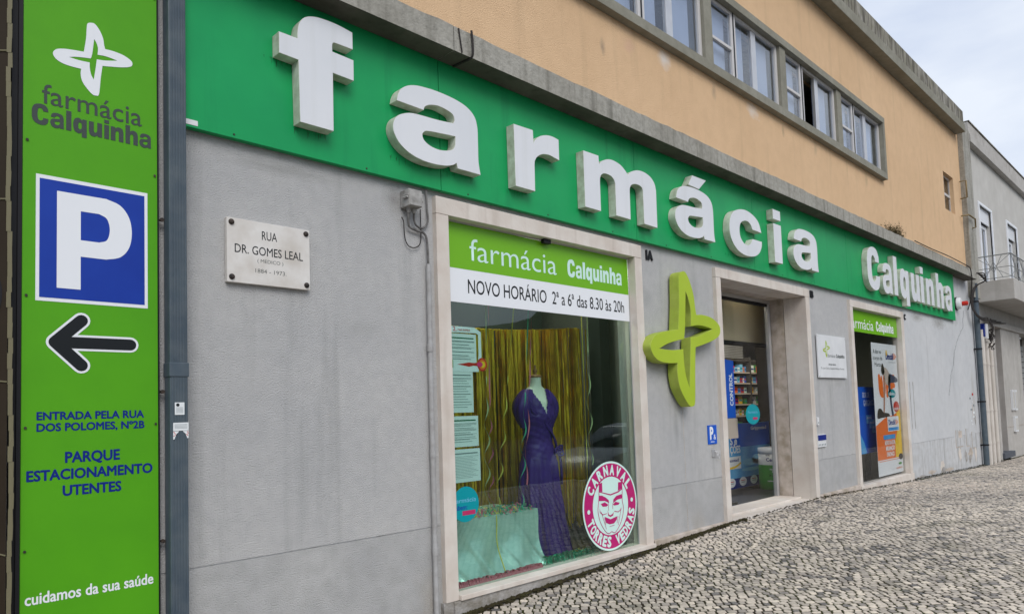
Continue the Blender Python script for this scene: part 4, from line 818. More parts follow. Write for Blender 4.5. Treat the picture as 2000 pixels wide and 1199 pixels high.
def notice(x0, x1, z0, z1, label, head='green_side', rows=14, boxes=True):
    t = thing('notice_sheet', label, 'notice', ((x0 + x1) / 2, yg, z0), 'notices taped inside the first window'); flat('sheet', x0, x1, z0, z1, yg, .001, 'paper', t)
    yy = yg - .0006; wd_ = x1 - x0
    flat('heading', x0 + wd_ * .1, x1 - wd_ * .08, z1 - .035, z1 - .026, yy, .0003, head, t)
    st = (z1 - z0 - .07) / rows
    for i in range(rows):
        z = z1 - .05 - i * st; L_ = .06 + .25 * ((i * 37) % 10) / 10; flat('print_line', x0 + wd_ * .08, x1 - wd_ * L_, z - st * .22, z, yy, .0003, 'inkgrey', t)
    if boxes:
        for i in range(4): 
            z = z1 - .06 - i * (z1 - z0 - .08) / 4; flat('rule', x0 + wd_ * .06, x1 - wd_ * .06, z, z + .0015, yy - .0004, .0003, 'darkgrey_print', t)
    return t
notice(3.10, 3.385, 1.545, 1.765, 'printed opening notice framed by the red and white card in the first window', rows=6)
notice(3.10, 3.345, 1.215, 1.505, 'printed schedule sheet directly below the framed notice in the first window', head='inkgrey', rows=12)
notice(3.10, 3.383, .978, 1.19, 'schedule sheet with a dark green heading, third from top in the first window', rows=9)
notice(3.10, 3.392, .735, .962, 'lowest printed list sheet above the teal sticker in the first window', head='inkgrey', rows=15, boxes=False)
FR = thing('card_surround', 'white card frame with red fireball mark around the top notice in the first window', 'card frame', (3.25, .05, 1.5))
ya = .0495
shape('card', [[(3.09, 1.815, 1), (3.37, 1.815, 1), (3.432, 1.785, 1), (3.432, 1.60, 1), (3.405, 1.545, 1), (3.40, 1.50, 1), (3.09, 1.50, 1), (3.09, 1.555, 1), (3.395, 1.56, 1), (3.405, 1.62, 1), (3.405, 1.765, 1), (3.385, 1.775, 1), (3.09, 1.77, 1)]], ya, .001, 'white', FR, smooth=False)
shape('fireball', [circ(3.435, 1.553, .048, 28)], ya - .0006, 0, 'red', FR, smooth=False); shape('fireball', [circ(3.438, 1.553, .036, 28)], ya - .001, 0, 'orange_p', FR, smooth=False); shape('fireball', [circ(3.441, 1.553, .022, 24)], ya - .0014, 0, 'yellow_p', FR, smooth=False); shape('fireball', [circ(3.412, 1.553, .018, 24, .028)], ya - .0018, 0, 'rubine', FR, smooth=False)
shape('flame', [[(3.40, 1.568, 1), (3.36, 1.562, 1), (3.31, 1.565, 1), (3.25, 1.556, 1), (3.20, 1.55, 1), (3.26, 1.542, 1), (3.31, 1.535, 1), (3.35, 1.543, 1), (3.40, 1.54, 1)]], ya - .0008, 0, 'red', FR, smooth=False)
text('2.', 3.17, 3.205, 1.782, .03, ya - .0008, 'red', FR, bold=.03); text('MAIS RÁPIDA', 3.215, 3.33, 1.785, .014, ya - .0008, 'red', FR, bold=.02); flat('mark', 3.10, 3.165, 1.525, 1.58, ya - .001, .0004, 'greenlabel', FR); shape('mark', [circ(3.132, 1.552, .013, 16)], ya - .0014, 0, 'yellow_p', FR, smooth=False)
TS = thing('teal_sticker', 'round teal farmácia sticker low on the left side of the first window', 'sticker', (3.22, .03, .58))
shape('disc', [circ(3.232, .586, .121, 40)], .0365, .0008, 'teal', TS, smooth=False); text('Farmácia', 3.12, 3.325, .600, .030, .0358, 'lightblue', TS, slant=.15); text('abem:', 3.14, 3.245, .552, .033, .0358, 'blue_print', TS, bold=.02); flat('tag', 3.20, 3.318, .512, .542, .0358, .0004, 'rubine', TS)
CS = thing('carnival_sticker', 'round magenta and white carnival sticker with laughing mask on the first window', 'sticker', (4.86, .03, .39))
ccx, ccz, cr_ = 4.850, .392, .372
shape('disc', [circ(ccx, ccz, cr_, 64)], .0365, .001, 'mintwhite', CS, smooth=False); shape('ring', [circ(ccx, ccz, cr_ * .955, 64), circ(ccx, ccz, cr_ * .655, 48)], .0358, 0, 'magenta', CS, smooth=False)
arc_text('CARNAVAL', ccx, ccz, cr_ * .805, 151, 33, .078, .062, .0352, 'mintwhite', CS, bold=.055)
arc_text('TORRES VEDRAS', ccx, ccz, cr_ * .805, 203, 345, .078, .056, .0352, 'mintwhite', CS, inward=True, bold=.055)
for s in (-1, 1): shape('dot', [circ(ccx + s * cr_ * .80, ccz + .02 * s, .018, 16)], .0352, 0, 'mintwhite', CS, smooth=False)
for k_, lp in MASK.items():
    pts_ = [(ccx + (x - .01) * cr_ * 1.08, ccz + z * cr_ * 1.0, 1) for x, z in lp]
    if k_ == 'face':
        k = MB(); k.tube([(p[0], .0352, p[1]) for p in smoothpath([(a, b_, 0) for a, b_, _ in pts_], 4)], .003, 4); k.build('mask_line', 'magenta', CS)
    else: shape('mask_mark', [pts_], .0352, 0, 'magenta', CS, smooth=False)
for a, b_ in (((-.36, -.1), (-.2, -.5)), ((.38, -.1), (.24, -.47)), ((-.1, .1), (-.09, -.1)), ((.07, .05), (.06, -.08)), ((-.25, -.25), (-.22, -.4)), ((.25, -.27), (.2, -.42)), ((-.08, -.46), (.1, -.45))):
    k = MB(); k.tube([(ccx + a[0] * cr_, .0352, ccz + a[1] * cr_), (ccx + b_[0] * cr_, .0352, ccz + b_[1] * cr_)], .002, 4); k.build('mask_line', 'magenta', CS)
# ================================================================== DISPLAY WINDOW
TC = thing('tinsel_curtain', 'gold foil fringe curtain hanging behind the dressed mannequin in the first window', 'foil curtain', (4.4, .95, 0))
k = MB(); rr = random.Random(21)
k.tube([(x, .96 + .05 * math.sin(x * 2), 2.03 - .07 * math.sin(max(0, min(1, (x - 3.1) / 2.4)) * 3.14)) for x in np.linspace(3.05, 5.5, 20)], .008, 6); k.build('header_cord', 'gold', TC)
k = MB()
for layer in range(3):
    nst = 200
    for i in range(nst):
        x = 3.05 + 2.52 * (i + rr.random()) / nst + (rr.random() ** 3) * .12; y0_ = .93 + .02 * layer + .05 * math.sin(x * 2) + .015 * math.sin(x * 23); ztop = 2.03 - .07 * math.sin(max(0, min(1, (x - 3.1) / 2.4)) * 3.14) + rr.uniform(-.01, .01)
        w_ = rr.uniform(.005, .012); ph = rr.uniform(0, 6.28); tw = rr.uniform(-.9, .9); lean = rr.gauss(0, .005); kinks = [rr.uniform(.3, 1.9) for _ in range(2)]; prev = None; zb = rr.uniform(.05, .25)
        N_ = 16
        for j in range(N_ + 1):
            t = j / N_; z = ztop + (zb - ztop) * t; a = ph * .25 - .8 + tw * t * .8 + .35 * math.sin(z * 16 + ph * 3) * (1 if j % 3 == 0 else .3); xx = x + lean * t + .004 * math.sin(z * 9 + ph); c_, s_ = math.cos(a) * w_, math.sin(a) * w_
            cur = ((xx - c_, y0_ - s_ * .8, z), (xx + c_, y0_ + s_ * .8, z))
            if prev: k.quad(prev[0], prev[1], cur[1], cur[0])
            prev = cur
o = k.build('foil_strands', 'gold', TC); o['kind'] = 'stuff'
for b_ in [.35, .9, 1.25]:
    pass
# --- mannequin in purple dress
MN = thing('mannequin', 'headless dress form in a long purple satin gown with puffed sleeves', 'mannequin', (4.45, .52, 0))
mcx, mcy = 4.495, .52
def loft(prof, n=72, fold=None, mats='purple', name='dress', parent=MN, keep=None):
    vs = []; fs = []
    for (z, ox, oy, rx, ry) in prof:
        for k_ in range(n):
            a = 2 * math.pi * k_ / n; m_ = 1 + (fold(a, z) if fold else 0); vs.append((mcx + ox + rx * m_ * math.cos(a), mcy + oy + ry * m_ * math.sin(a), z))
    for i in range(len(prof) - 1):
        for k_ in range(n):
            a = 2 * math.pi * (k_ + .5) / n; z = (prof[i][0] + prof[i + 1][0]) / 2
            if keep and not keep(a, z): continue
            fs.append((i * n + k_, i * n + (k_ + 1) % n, (i + 1) * n + (k_ + 1) % n, (i + 1) * n + k_))
    b_ = MB(); b_.add(vs, fs, True); return b_.build(name, mats, parent)
def interp(prof, step=.02):
    out = []; 
    for p, q in zip(prof[:-1], prof[1:]):
        m_ = max(1, int(abs(q[0] - p[0]) / step))
        for i in range(m_):
            t = i / m_; out.append(tuple(p[j] + (q[j] - p[j]) * (t if j == 0 else t * t * (3 - 2 * t)) for j in range(5)))
    out.append(prof[-1]); return out
def skfold(a, z):
    t = min(1, max(0, (.80 - z) / .7)); return (.075 * math.sin(a * 11 + z * 1.5 + .8 * math.sin(a * 3)) + .045 * math.sin(a * 23 + 2 * math.sin(z * 3)) + .04 * math.sin(a * 5 + z * 2)) * (.25 + .75 * t)
skirt = loft(interp([(.815, 0, 0, .165, .13), (.76, 0, 0, .185, .15), (.60, 0, 0, .195, .16), (.35, 0, -.01, .212, .175), (.10, 0, -.015, .232, .20), (.02, 0, -.02, .24, .21)], .03), 110, skfold, name='skirt')
def bofold(a, z): return .018 * math.sin((z * 1.0 + math.cos(a) * .10 + math.sin(a) * .04) * 120) + .012 * math.sin((z - math.cos(a) * .2) * 75)
def inV(a, z):
    # neckline opening on the street side
    d = (a - 4.55 + math.pi) % (2 * math.pi) - math.pi
    return not (abs(d) < max(0, (z - 1.19) * 2.6)) 
bodice = loft(interp([(.80, 0, 0, .172, .136), (.86, 0, 0, .158, .122), (.95, 0, 0, .138, .105), (1.04, 0, 0, .150, .112), (1.16, 0, -.01, .172, .135), (1.27, 0, 0, .172, .120), (1.36, 0, .01, .165, .085), (1.395, 0, .01, .15, .065)], .012), 96, bofold, name='bodice', keep=inV)
bust = loft(interp([(1.05, 0, 0, .13, .098), (1.16, 0, -.008, .160, .125), (1.27, 0, 0, .160, .108), (1.36, 0, .01, .150, .075), (1.40, 0, .012, .105, .055), (1.425, 0, .014, .060, .052), (1.47, 0, .01, .050, .048), (1.50, 0, .008, .052, .05)], .02), 40, name='torso', mats='skin')
MB().lathe((mcx, mcy + .008, 1.50), [(.0, 0), (.056, 0), (.058, .012), (.05, .02), (.015, .026), (.012, .04), (.022, .055), (.016, .07), (.008, .085), (.012, .10), (0.001, .112)], 20, cap=False).build('neck_cap', 'wood', MN)
k = MB(); k.tube([(mcx, mcy, .02), (mcx, mcy, .8)], .018, 8); k.lathe((mcx, mcy, .0), [(.17, 0), (.17, .02), (.02, .04)], 20); k.build('stand', 'black', MN)
for sx in (-1, 1):
    vs = []; fs = []; n_ = 36; st = 16
    for i in range(st + 1):
        t = i / st; z = 1.40 - .33 * t; ox = sx * (.110 + .055 * math.sin(min(1, t * 1.2) * math.pi * .6)); r = .034 + .060 * math.sin(math.pi * min(1, max(0, t ** .8))) ; 
        if t > .93: r *= .8
        for k_ in range(n_):
            a = 2 * math.pi * k_ / n_; m_ = 1 + .07 * math.sin(a * 9 + t * 2) * math.sin(math.pi * t) + .04 * math.sin(a * 4 + sx); vs.append((mcx + ox + r * m_ * math.cos(a), mcy + .01 + r * m_ * math.sin(a) * .95, z))
    for i in range(st):
        for k_ in range(n_): fs.append((i * n_ + k_, i * n_ + (k_ + 1) % n_, (i + 1) * n_ + (k_ + 1) % n_, (i + 1) * n_ + k_))
    b_ = MB(); b_.add(vs, fs, True); b_.build('sleeve', 'purple', MN)
# gathered drape crossing the bodice and hip rosette
k = MB()
for j in range(9):
    pts_ = []
    for i in range(14):
        t = i / 13; a = R_(200 + 128 * t + j * 2.0); z = 1.33 - .45 * t - j * .011 * (1 - t) * 1.5 + .006 * math.sin(t * 20 + j); rx = .182 - .03 * math.sin(t * 3.1) + .004 * (j % 2); ry = .140 - .022 * math.sin(t * 3.1) + .004 * (j % 2); pts_.append((mcx + rx * math.cos(a), mcy + ry * math.sin(a), z))
    k.tube(pts_, .0075, 6)
k.build('drape', 'purple', MN)
k = MB(); hx, hy, hz = mcx + .13, mcy - .11, .865
for i in range(11):
    a = i * 2.4; r = .012 + .004 * i; k.tube([(hx + r * math.cos(a), hy - .01, hz + r * math.sin(a)), (hx + r * 1.2 * math.cos(a + .5), hy - .02, hz + r * 1.2 * math.sin(a + .5)), (hx + r * math.cos(a + 1), hy - .008, hz + r * math.sin(a + 1))], .009, 6)
for i in range(5): k.tube([(hx, hy, hz), (hx + .03 + .012 * i, hy + .01 * i, hz - .10), (hx + .035 + .016 * i, hy + .015 * i, hz - .22 - .02 * i)], .012, 6)
k.build('hip_rosette', 'purple', MN)

# --- satin draped box
SB = thing('draped_box', 'low display box draped in shiny mint satin at the left of the first window', 'display box', (3.65, .5, 0))
def sat(x, z):
    d = (.43 - z)
    return .010 * math.sin(x * 16 + z * 9) + .03 * math.sin((x * 1.0 - z * .8) * 15 + 1) * d * 2 + .07 * max(0, math.sin((x + z * .65) * 23)) ** 3 * d * 1.6 - .10 * max(0, .10 - z) * (1 + math.sin(x * 31))
vs = []; fs = []; nx_, nz_ = 90, 30
for j in range(nz_ + 1):
    for i in range(nx_ + 1):
        x = 3.10 + 1.09 * i / nx_; z = .008 + .425 * j / nz_; vs.append((x, .27 - sat(x, z) * .55 - .10 * (1 - z / .43) ** 3, z))
for j in range(nz_):
    for i in range(nx_): a = j * (nx_ + 1) + i; fs.append((a, a + 1, a + nx_ + 2, a + nx_ + 1))
k = MB(); k.add(vs, fs, True); k.build('satin_front', 'satin', SB)
k = MB(); k.add([(4.19, .27 - sat(4.19, z) * .55 - .10 * (1 - z / .43) ** 3, z) for z in np.linspace(.008, .433, 12)] + [(4.19 + .01 * math.sin(z * 30), .78, z) for z in np.linspace(.008, .433, 12)], [(i, 12 + i, 13 + i, i + 1) for i in range(11)], True); k.build('satin_side', 'satin', SB)
MB().box(3.10, 4.188, .275, .78, .40, .434).build('satin_top', 'satin', SB, bevel=.006)
k = MB(); k.tube([(3.70 + .006 * math.sin(z * 20), .255 - .10 * (1 - z / .43) ** 3 - .02, z) for z in np.linspace(.02, .435, 14)], .005, 6); k.build('ribbon', 'streamer_d', SB)
# --- streamers
def streamer(x0, x1, y, z0, z1, m, label, curl=.35, turns=9, amp=.022):
    pts_ = []; N_ = 90
    for i in range(N_ + 1):
        t = i / N_; z = z1 + (z0 - z1) * t; c_ = max(0, (t - curl) / (1 - curl)); a = t * turns * 6.28; A = amp * min(1, c_ * 2.2); pts_.append((x0 + (x1 - x0) * t + A * math.cos(a), y + A * math.sin(a), z))
    k = MB(); prev = None
    for i, p in enumerate(pts_):
        t = i / N_; a = t * turns * 6.28 * (1 if t > curl else .3); w_ = .007; c_, s_ = math.cos(a) * w_ * .5, math.sin(a) * w_ * .5; cur = ((p[0] - c_ - .003, p[1] - s_, p[2] + .004), (p[0] + c_ + .003, p[1] + s_, p[2] - .004))
        if prev: k.quad(prev[0], prev[1], cur[1], cur[0])
        prev = cur
    o = k.build('paper_streamer', m, loc=(x1, y, z0)); tagp(o, label, 'streamer', 'paper streamers in the first window')
streamer(3.80, 3.73, .36, .46, 2.75, 'streamer_a', 'pale green paper streamer curling down at the left over the satin box', .55)
streamer(3.84, 3.79, .38, .46, 2.75, 'streamer_b', 'pink paper streamer beside the pale green one at the left', .6, 11)
streamer(4.24, 3.87, .40, .47, 2.75, 'streamer_d', 'yellowish streamer slanting to the middle of the satin box', .55)
streamer(4.31, 4.08, .34, .46, 2.75, 'streamer_c', 'green paper streamer hanging in front of the purple sleeve', .6, 8)
streamer(4.34, 4.13, .33, .62, 2.75, 'streamer_b', 'pink paper streamer hanging in front of the purple bodice', .5, 5, .012)
streamer(4.97, 4.93, .30, .72, 2.75, 'streamer_a', 'pale streamer right of the mannequin above the carnival sticker', .5, 6)
streamer(5.02, 5.03, .42, .1, 2.75, 'streamer_d', 'thin yellow streamer at the right side of the first window', .7, 8, .012)
def fuzz(name, label, x0, x1, y, z, n, m, r, seed, spread=.03):
    k = MB(); rr = random.Random(seed)
    for i in range(n):
        x = rr.uniform(x0, x1); yy = y + rr.gauss(0, spread); a = rr.uniform(0, 6.28); R0 = rr.uniform(.6, 1.3) * r; tilt_ = rr.uniform(-.8, .8); prev = None; w_ = .003
        for j in range(7):
            t = a + j * .75; p = Vector((x + R0 * math.cos(t) + j * .002, yy + R0 * .6 * math.sin(t) * tilt_, z + R0 + R0 * math.sin(t))); cur = (p + Vector((w_, 0, w_)), p - Vector((w_, 0, w_)))
            if prev: k.quad(prev[0], prev[1], cur[1], cur[0])
            prev = cur
    o = k.build(name, m, loc=((x0 + x1) / 2, y, z)); return tagp(o, label, 'garland')
fuzz('tinsel_garland', 'green curly foil garland on the window floor before the mannequin', 4.12, 4.95, .16, .0, 380, 'tinsel_green', .025, 4)
fuzz('yellow_garland', 'yellow green curls of paper at the right end of the window floor', 4.55, 5.1, .22, .0, 120, 'streamer_d', .02, 5)
k = MB(); rr = random.Random(8)
for i in range(95):
    x = 3.12 + i * .0098; a = rr.uniform(-.5, .5); h_ = rr.uniform(.03, .05); k.tube([(x, .09, .004), (x + .012 * math.sin(a), .10, h_), (x + .006, .13, h_ * .9), (x, .145, .004)], .0045, 5)
o = k.build('crepe_garland', 'tinsel_pink', loc=(3.6, .11, 0)); tagp(o, 'dusty pink crinkled crepe garland along the foot of the satin box', 'garland')
for i, (m_, x0, x1, s_) in enumerate((('tinsel_green', 3.75, 4.12, 3), ('streamer_b', 3.45, 4.1, 9), ('streamer_d', 3.2, 3.95, 12), ('streamer_c', 3.3, 4.0, 13))):
    o = fuzz('paper_curls', ('green foil curls', 'pink paper curls', 'yellow paper curls', 'dark green paper curls')[i] + ' heaped on top of the satin box', x0, x1, .36, .435, 80, m_, .018, s_, .06); o['category'] = 'paper curls'
# warm cords strung across the floor of the window
for i, (a_, b_) in enumerate((((4.3, .5), (5.2, .62)), ((4.35, .42), (5.15, .40)), ((4.4, .45), (5.3, .30)))):
    pass

# ================================================================== SECOND WINDOW POSTERS
RB = thing('roll_up_poster', 'tall roll up poster, white above and orange yellow below, in the second window', 'roll-up poster', (12.0, .06, 0))
x0, x1 = 11.44, 12.585; yv = .062; W_ = x1 - x0
flat('sheet', x0, x1, .06, 2.09, yv, .003, 'white', RB)
shape('orange_field', [[(x0, .30, 1), (x1, .30, 1), (x1, 1.06, 1), (x0 + W_ * .75, .98, 1), (x0 + W_ * .35, .93, 1), (x0, .82, 1)]], yv - .0008, 0, 'orange_p', RB, smooth=False)
shape('yellow_field', [[(x0 + W_ * .72, .30, 1), (x1, .30, 1), (x1, 1.06, 1), (x0 + W_ * .84, 1.0, 1), (x0 + W_ * .9, .8, 1), (x0 + W_ * .72, .55, 1)]], yv - .0012, 0, 'yellow_p', RB, smooth=False)
ye = yv - .0018
text('A dor no', x0 + .06, x0 + .42, 1.93, .06, ye, 'darkgrey_print', RB, bold=.01); text('corpo da', x0 + .06, x0 + .46, 1.83, .06, ye, 'darkgrey_print', RB); text('Marta.', x0 + .1, x0 + .40, 1.73, .06, ye, 'darkgrey_print', RB)
text('Dimobil', x0 + .62, x0 + .98, 1.85, .10, ye, 'navy_print', RB, bold=.04); text('50+', x0 + .98, x0 + 1.12, 1.86, .09, ye, 'orange_p', RB, bold=.03); shape('swirl', [circ(x0 + .66, 1.95, .05, 16, .03)], ye - .0003, 0, 'yellow_p', RB, smooth=False); text('comprimidos efervescentes', x0 + .72, x0 + 1.08, 1.80, .02, ye, 'inkgrey', RB)
text('UFF', x0 + .22, x0 + .98, 1.27, .32, ye - .0001, 'orange_p', RB, bold=.05)
# printed photograph: one person bending down, another lying on the floor
fig = dict(hair=[(.38, 1.70), (.43, 1.78), (.50, 1.74), (.52, 1.64), (.45, 1.60), (.38, 1.64)], torso=[(.44, 1.66), (.55, 1.72), (.70, 1.66), (.78, 1.54), (.70, 1.44), (.56, 1.46), (.48, 1.56)], arm=[(.50, 1.60), (.44, 1.42), (.40, 1.20), (.37, 1.02), (.42, 1.02), (.47, 1.2), (.52, 1.44)], leg=[(.70, 1.60), (.80, 1.62), (1.08, 1.56), (1.10, 1.50), (.86, 1.48), (.76, 1.44), (.80, 1.1), (.84, .98), (.76, .96), (.70, 1.2), (.66, 1.45)], lying=[(.08, .97), (.14, 1.07), (.26, 1.08), (.38, 1.02), (.60, 1.0), (.62, .95), (.30, .94), (.12, .93)])
for (kk, lp), m_ in zip(fig.items(), ('bark', 'beige_p', 'skin_p', 'denim', 'bark')): shape('figure_print', [[(x0 + a, b_, 0) for a, b_ in lp]], ye - .0004, 0, m_, RB)
shape('red_blob', [circ(x0 + .36, 1.42, .17, 20, .06)], ye - .0006, 0, 'orange_p', RB, smooth=False)
shape('splash', [circ(x0 + .80, 1.31, .07, 20, .18)], ye - .0004, 0, 'teal', RB, smooth=False); text('alívios', x0 + .68, x0 + .94, 1.285, .05, ye - .0007, 'white', RB, bold=.03)
shape('badge', [circ(x0 + .98, 1.10, .085, 24, .14)], ye - .0004, 0, 'red', RB, smooth=False); text('NOVO', x0 + .88, x0 + 1.08, 1.045, .04, ye - .0007, 'white', RB, bold=.04)
MB().box(x0 + .52, x0 + 1.05, ye - .0012, ye - .0004, .72, .95).build('pack_print', 'white', RB); flat('pack_stripe', x0 + .54, x0 + 1.03, .73, .78, ye - .0015, .0002, 'skyblue', RB); text('Dimobil', x0 + .56, x0 + .88, .82, .08, ye - .0015, 'navy_print', RB, bold=.04); text('50+', x0 + .89, x0 + 1.03, .82, .07, ye - .0015, 'orange_p', RB, bold=.03)
flat('pill_band', x0 + .30, x0 + .84, .60, .67, ye - .0004, .0003, 'skyblue', RB)
for s, z in (('ALÍVIO DA DOR,', .52), ('INFLAMAÇÃO', .43), ('E INCHAÇO', .34)): textc(s, x0 + .58, z, .062, ye - .0004, 'white', RB, bold=.05, wf=.72)
flat('pack_line', x0 + .05, x0 + 1.0, .275, .283, ye - .0004, .0003, 'orange_p', RB); shape('logo_mark', [circ(x0 + 1.0, .2, .02, 12, .08)], ye, 0, 'greenlabel', RB, smooth=False)
shape('corner_mark', [circ(x0 + 1.05, .305, .05, 16, .1)], ye - .0005, 0, 'black_print', RB, smooth=False); text('ratiopharm', x0 + .8, x0 + 1.08, .12, .035, ye, 'orange_p', RB)
BB = thing('blue_poster', 'dark blue throat pain poster standing left in the second window', 'poster', (11.5, .2, .4))
flat('board', 10.72, 12.05, .41, 1.42, .22, .006, 'brandblue', BB); yb_ = .2195
text('DOR DE', 11.42, 11.70, 1.26, .075, yb_, 'white', BB, bold=.02); text('GARGANTA?', 11.44, 11.93, 1.13, .085, yb_, 'white', BB, bold=.02)
for i in range(3): MB().box(11.52 + i * .11, 11.75 + i * .11, yb_ - .002 - i * .001, yb_ - .001 - i * .001, .86 - i * .075, .99 - i * .075).build('pack_print', 'lightblue', BB)
for i in range(3): flat('pack_label', 11.54 + i * .11, 11.73 + i * .11, .93 - i * .075, .96 - i * .075, yb_ - .0025 - i * .001, .0003, 'white', BB)
shape('swoosh', [[(10.72, .9, 1), (11.1, .8, 0), (11.35, .6, 0), (11.45, .45, 0), (11.44, .41, 1), (10.72, .41, 1)]], yb_ - .0002, 0, 'skyblue', BB); flat('brand_mark', 11.88, 11.98, .62, .65, yb_ - .0002, .0001, 'greenlabel', BB)
MB().box(11.1, 11.16, .235, .3, 0, 1.2).box(11.6, 11.66, .235, .3, 0, 1.2).build('support', 'shelf', BB)

# ================================================================== ENTRANCE INTERIOR
CT = thing('display_box', 'tall royal blue display box lettered CONTROL just inside the glass door', 'display box', (8.08, .6, 0))
k = MB(); k.add([(7.5, .6, 1.05), (8.165, .6, 1.05), (8.165, .6, 1.755), (7.5, .6, 1.80), (7.5, .75, 1.05), (8.165, .75, 1.05), (8.165, .75, 1.755), (7.5, .75, 1.80)], [(0, 1, 2, 3), (1, 5, 6, 2), (3, 2, 6, 7), (4, 7, 6, 5), (0, 4, 5, 1)]); k.build('box', 'brandblue', CT)
me = text('CONTROL', 0, .40, 0, .075, 0, 'white', None, bold=.035)
for v in me.data.vertices: v.co = (8.115 - v.co.z, .5992 + v.co.y, 1.20 + v.co.x)
me.parent = CT; me.location = -WP[CT.name]; me.name = 'lettering'
MB().box(7.5, 8.2, .60, .76, .80, 1.045).build('leaflet_rack', 'beige_p', CT); MB().box(7.7, 7.8, .65, .70, .03, .8).box(7.5, 8.1, .6, .8, 0, .03).build('stand', 'shelf', CT)
PO = thing('floor_poster', 'large blue floor poster for cold medicine inside the entrance, with cloud and carton print', 'poster', (9.2, 1.15, 0))
a0, a1_ = 8.3, 10.20; yq = 1.15
flat('board', a0, a1_, .06, .95, yq, .012, 'skyblue', PO); flat('top_field', 9.02, a1_ - .004, .62, .946, yq - .0006, .0004, 'brandblue', PO); flat('bottom_band', a0, a1_, .06, .20, yq - .0006, .0004, 'navy_print', PO)
yq2 = yq - .0012
text('Grippostad', 9.62, 10.10, .85, .045, yq2, 'white', PO, bold=.03)
text('SE', 9.0, 9.17, .79, .095, yq2, 'white', PO, bold=.04); text('S e', 9.0, 9.2, .665, .10, yq2, 'white', PO, bold=.04); text('ÇÕES', 8.99, 9.285, .548, .095, yq2, 'white', PO, bold=.04)
for cx_, cz_, r_, rx_ in ((9.55, .40, .05, .22), (9.75, .43, .07, .14), (9.9, .39, .05, .2), (9.6, .30, .025, .3)): shape('cloud_print', [circ(cx_, cz_, r_, 24, rx_)], yq2, 0, 'lightblue', PO, smooth=False)
MB().box(8.8, 9.28, yq2 - .001, yq2, .33, .50).build('carton_print', 'white', PO); text('ppostad', 8.86, 9.22, .43, .04, yq2 - .0015, 'navy_print', PO, bold=.03); shape('swoosh', [[(8.8, .36, 1), (9.1, .37, 0), (9.28, .42, 1), (9.28, .39, 1), (9.1, .34, 0), (8.85, .33, 1)]], yq2 - .0015, 0, 'yellow_p', PO)
for i in range(3):
    cx_ = 9.0 + i * .32; shape('badge', [circ(cx_, .145, .062, 24, .105)], yq2, 0, 'white', PO, smooth=False); flat('badge_line', cx_ - .06, cx_ + .06, .155, .165, yq2 - .0004, .0002, 'red', PO); flat('badge_line', cx_ - .05, cx_ + .05, .13, .14, yq2 - .0004, .0002, 'inkgrey', PO)
MB().box(8.6, 8.7, yq + .013, yq + .3, 0, .6).box(9.8, 9.9, yq + .013, yq + .3, 0, .6).build('support', 'shelf', PO)
CN = thing('giant_bottle', 'oversized vitamin tub display with white lid and green label inside the entrance', 'display tub', (9.92, .95, 0))
bx, by, br = 9.92, .95, .235
MB().lathe((bx, by, -.004), [(br * .95, 0), (br, .02), (br, .16)], 40).build('base_band', 'greenlabel', CN)
MB().lathe((bx, by, .156), [(br, 0), (br, .19)], 40, cap=False).build('label_green', 'greenlabel', CN); MB().lathe((bx, by, .346), [(br, 0), (br, .14), (br * .93, .155)], 40).build('label_white', 'whitewarm', CN); MB().lathe((bx, by, .50), [(br * .96, 0), (br * 1.0, .01), (br * 1.0, .075), (br * .95, .085)], 40).build('lid', 'white', CN)
ang0 = math.atan2(-3.7 - by, 0 - bx)
def cyltext(s, w_, zb, cap, m_, off=0, bold=.03):
    me = text_mesh(s, bold, 2); xs = [v.co.x for v in me.vertices]; a, b_ = min(xs), max(xs)
    for v in me.vertices:
        t = ((v.co.x - a) / (b_ - a) - .5) * w_ + off; an = ang0 + t / br; q_ = br + .0015 + v.co.z; v.co = (bx + q_ * math.cos(an), by + q_ * math.sin(an), zb + v.co.y / CAP * cap)
    me.materials.clear(); me.materials.append(M[m_]); link('lettering', me, CN)
cyltext('Centrum', .26, .40, .045, 'navy_print'); cyltext('NOVO', .06, .475, .016, 'black_print', -.10); cyltext('MOVIMENTO', .16, .275, .022, 'white'); cyltext('DIÁRIO', .10, .245, .022, 'white'); cyltext('30 comprimidos', .18, .19, .022, 'black_print'); cyltext('suplemento alimentar', .24, .115, .02, 'white')
TD = thing('teal_sticker', 'round teal sticker on the glass entrance door', 'sticker', (8.3, .44, 1.09))
shape('disc', [circ(8.305, 1.088, .125, 40, .185)], .4465, .001, 'teal', TD, smooth=False); text('Farmácia', 8.18, 8.43, 1.10, .03, .4458, 'lightblue', TD); flat('tag', 8.30, 8.42, 1.02, 1.05, .4458, .0004, 'rubine', TD)
# --- shelf unit with goods
SU = thing('shop_shelf', 'dark shelving unit stocked with cartons seen through the entrance door', 'shelf', (12.6, 2.75, 0))
MB().box(10.8, 10.84, 2.6, 2.95, 0, 2.1).box(14.4, 14.44, 2.6, 2.95, 0, 2.1).box(12.60, 12.64, 2.6, 2.95, 0, 2.1).build('upright', 'shelf', SU); MB().box(10.8, 14.44, 2.955, 2.97, 0, 2.1).build('back_panel', 'shelf', SU)
for z in (.80, 1.02, 1.23, 1.43, 1.62, 1.82):
    MB().box(10.845, 12.595, 2.62, 2.95, z - .02, z).build('board', 'shelf', SU); MB().box(12.645, 14.395, 2.62, 2.95, z - .02, z).build('board', 'shelf', SU); flat('price_strip', 10.845, 14.395, z - .028, z - .004, 2.612, .004, 'beige_p', SU)
MB().box(10.8, 14.4, 2.62, 2.7, 2.02, 2.05).build('top_board', 'shelf', SU)
for i in range(9): MB().box(10.9, 12.55, 2.70, 2.71, 2.08 + i * .03, 2.095 + i * .03).build('louvre', 'alu', SU)
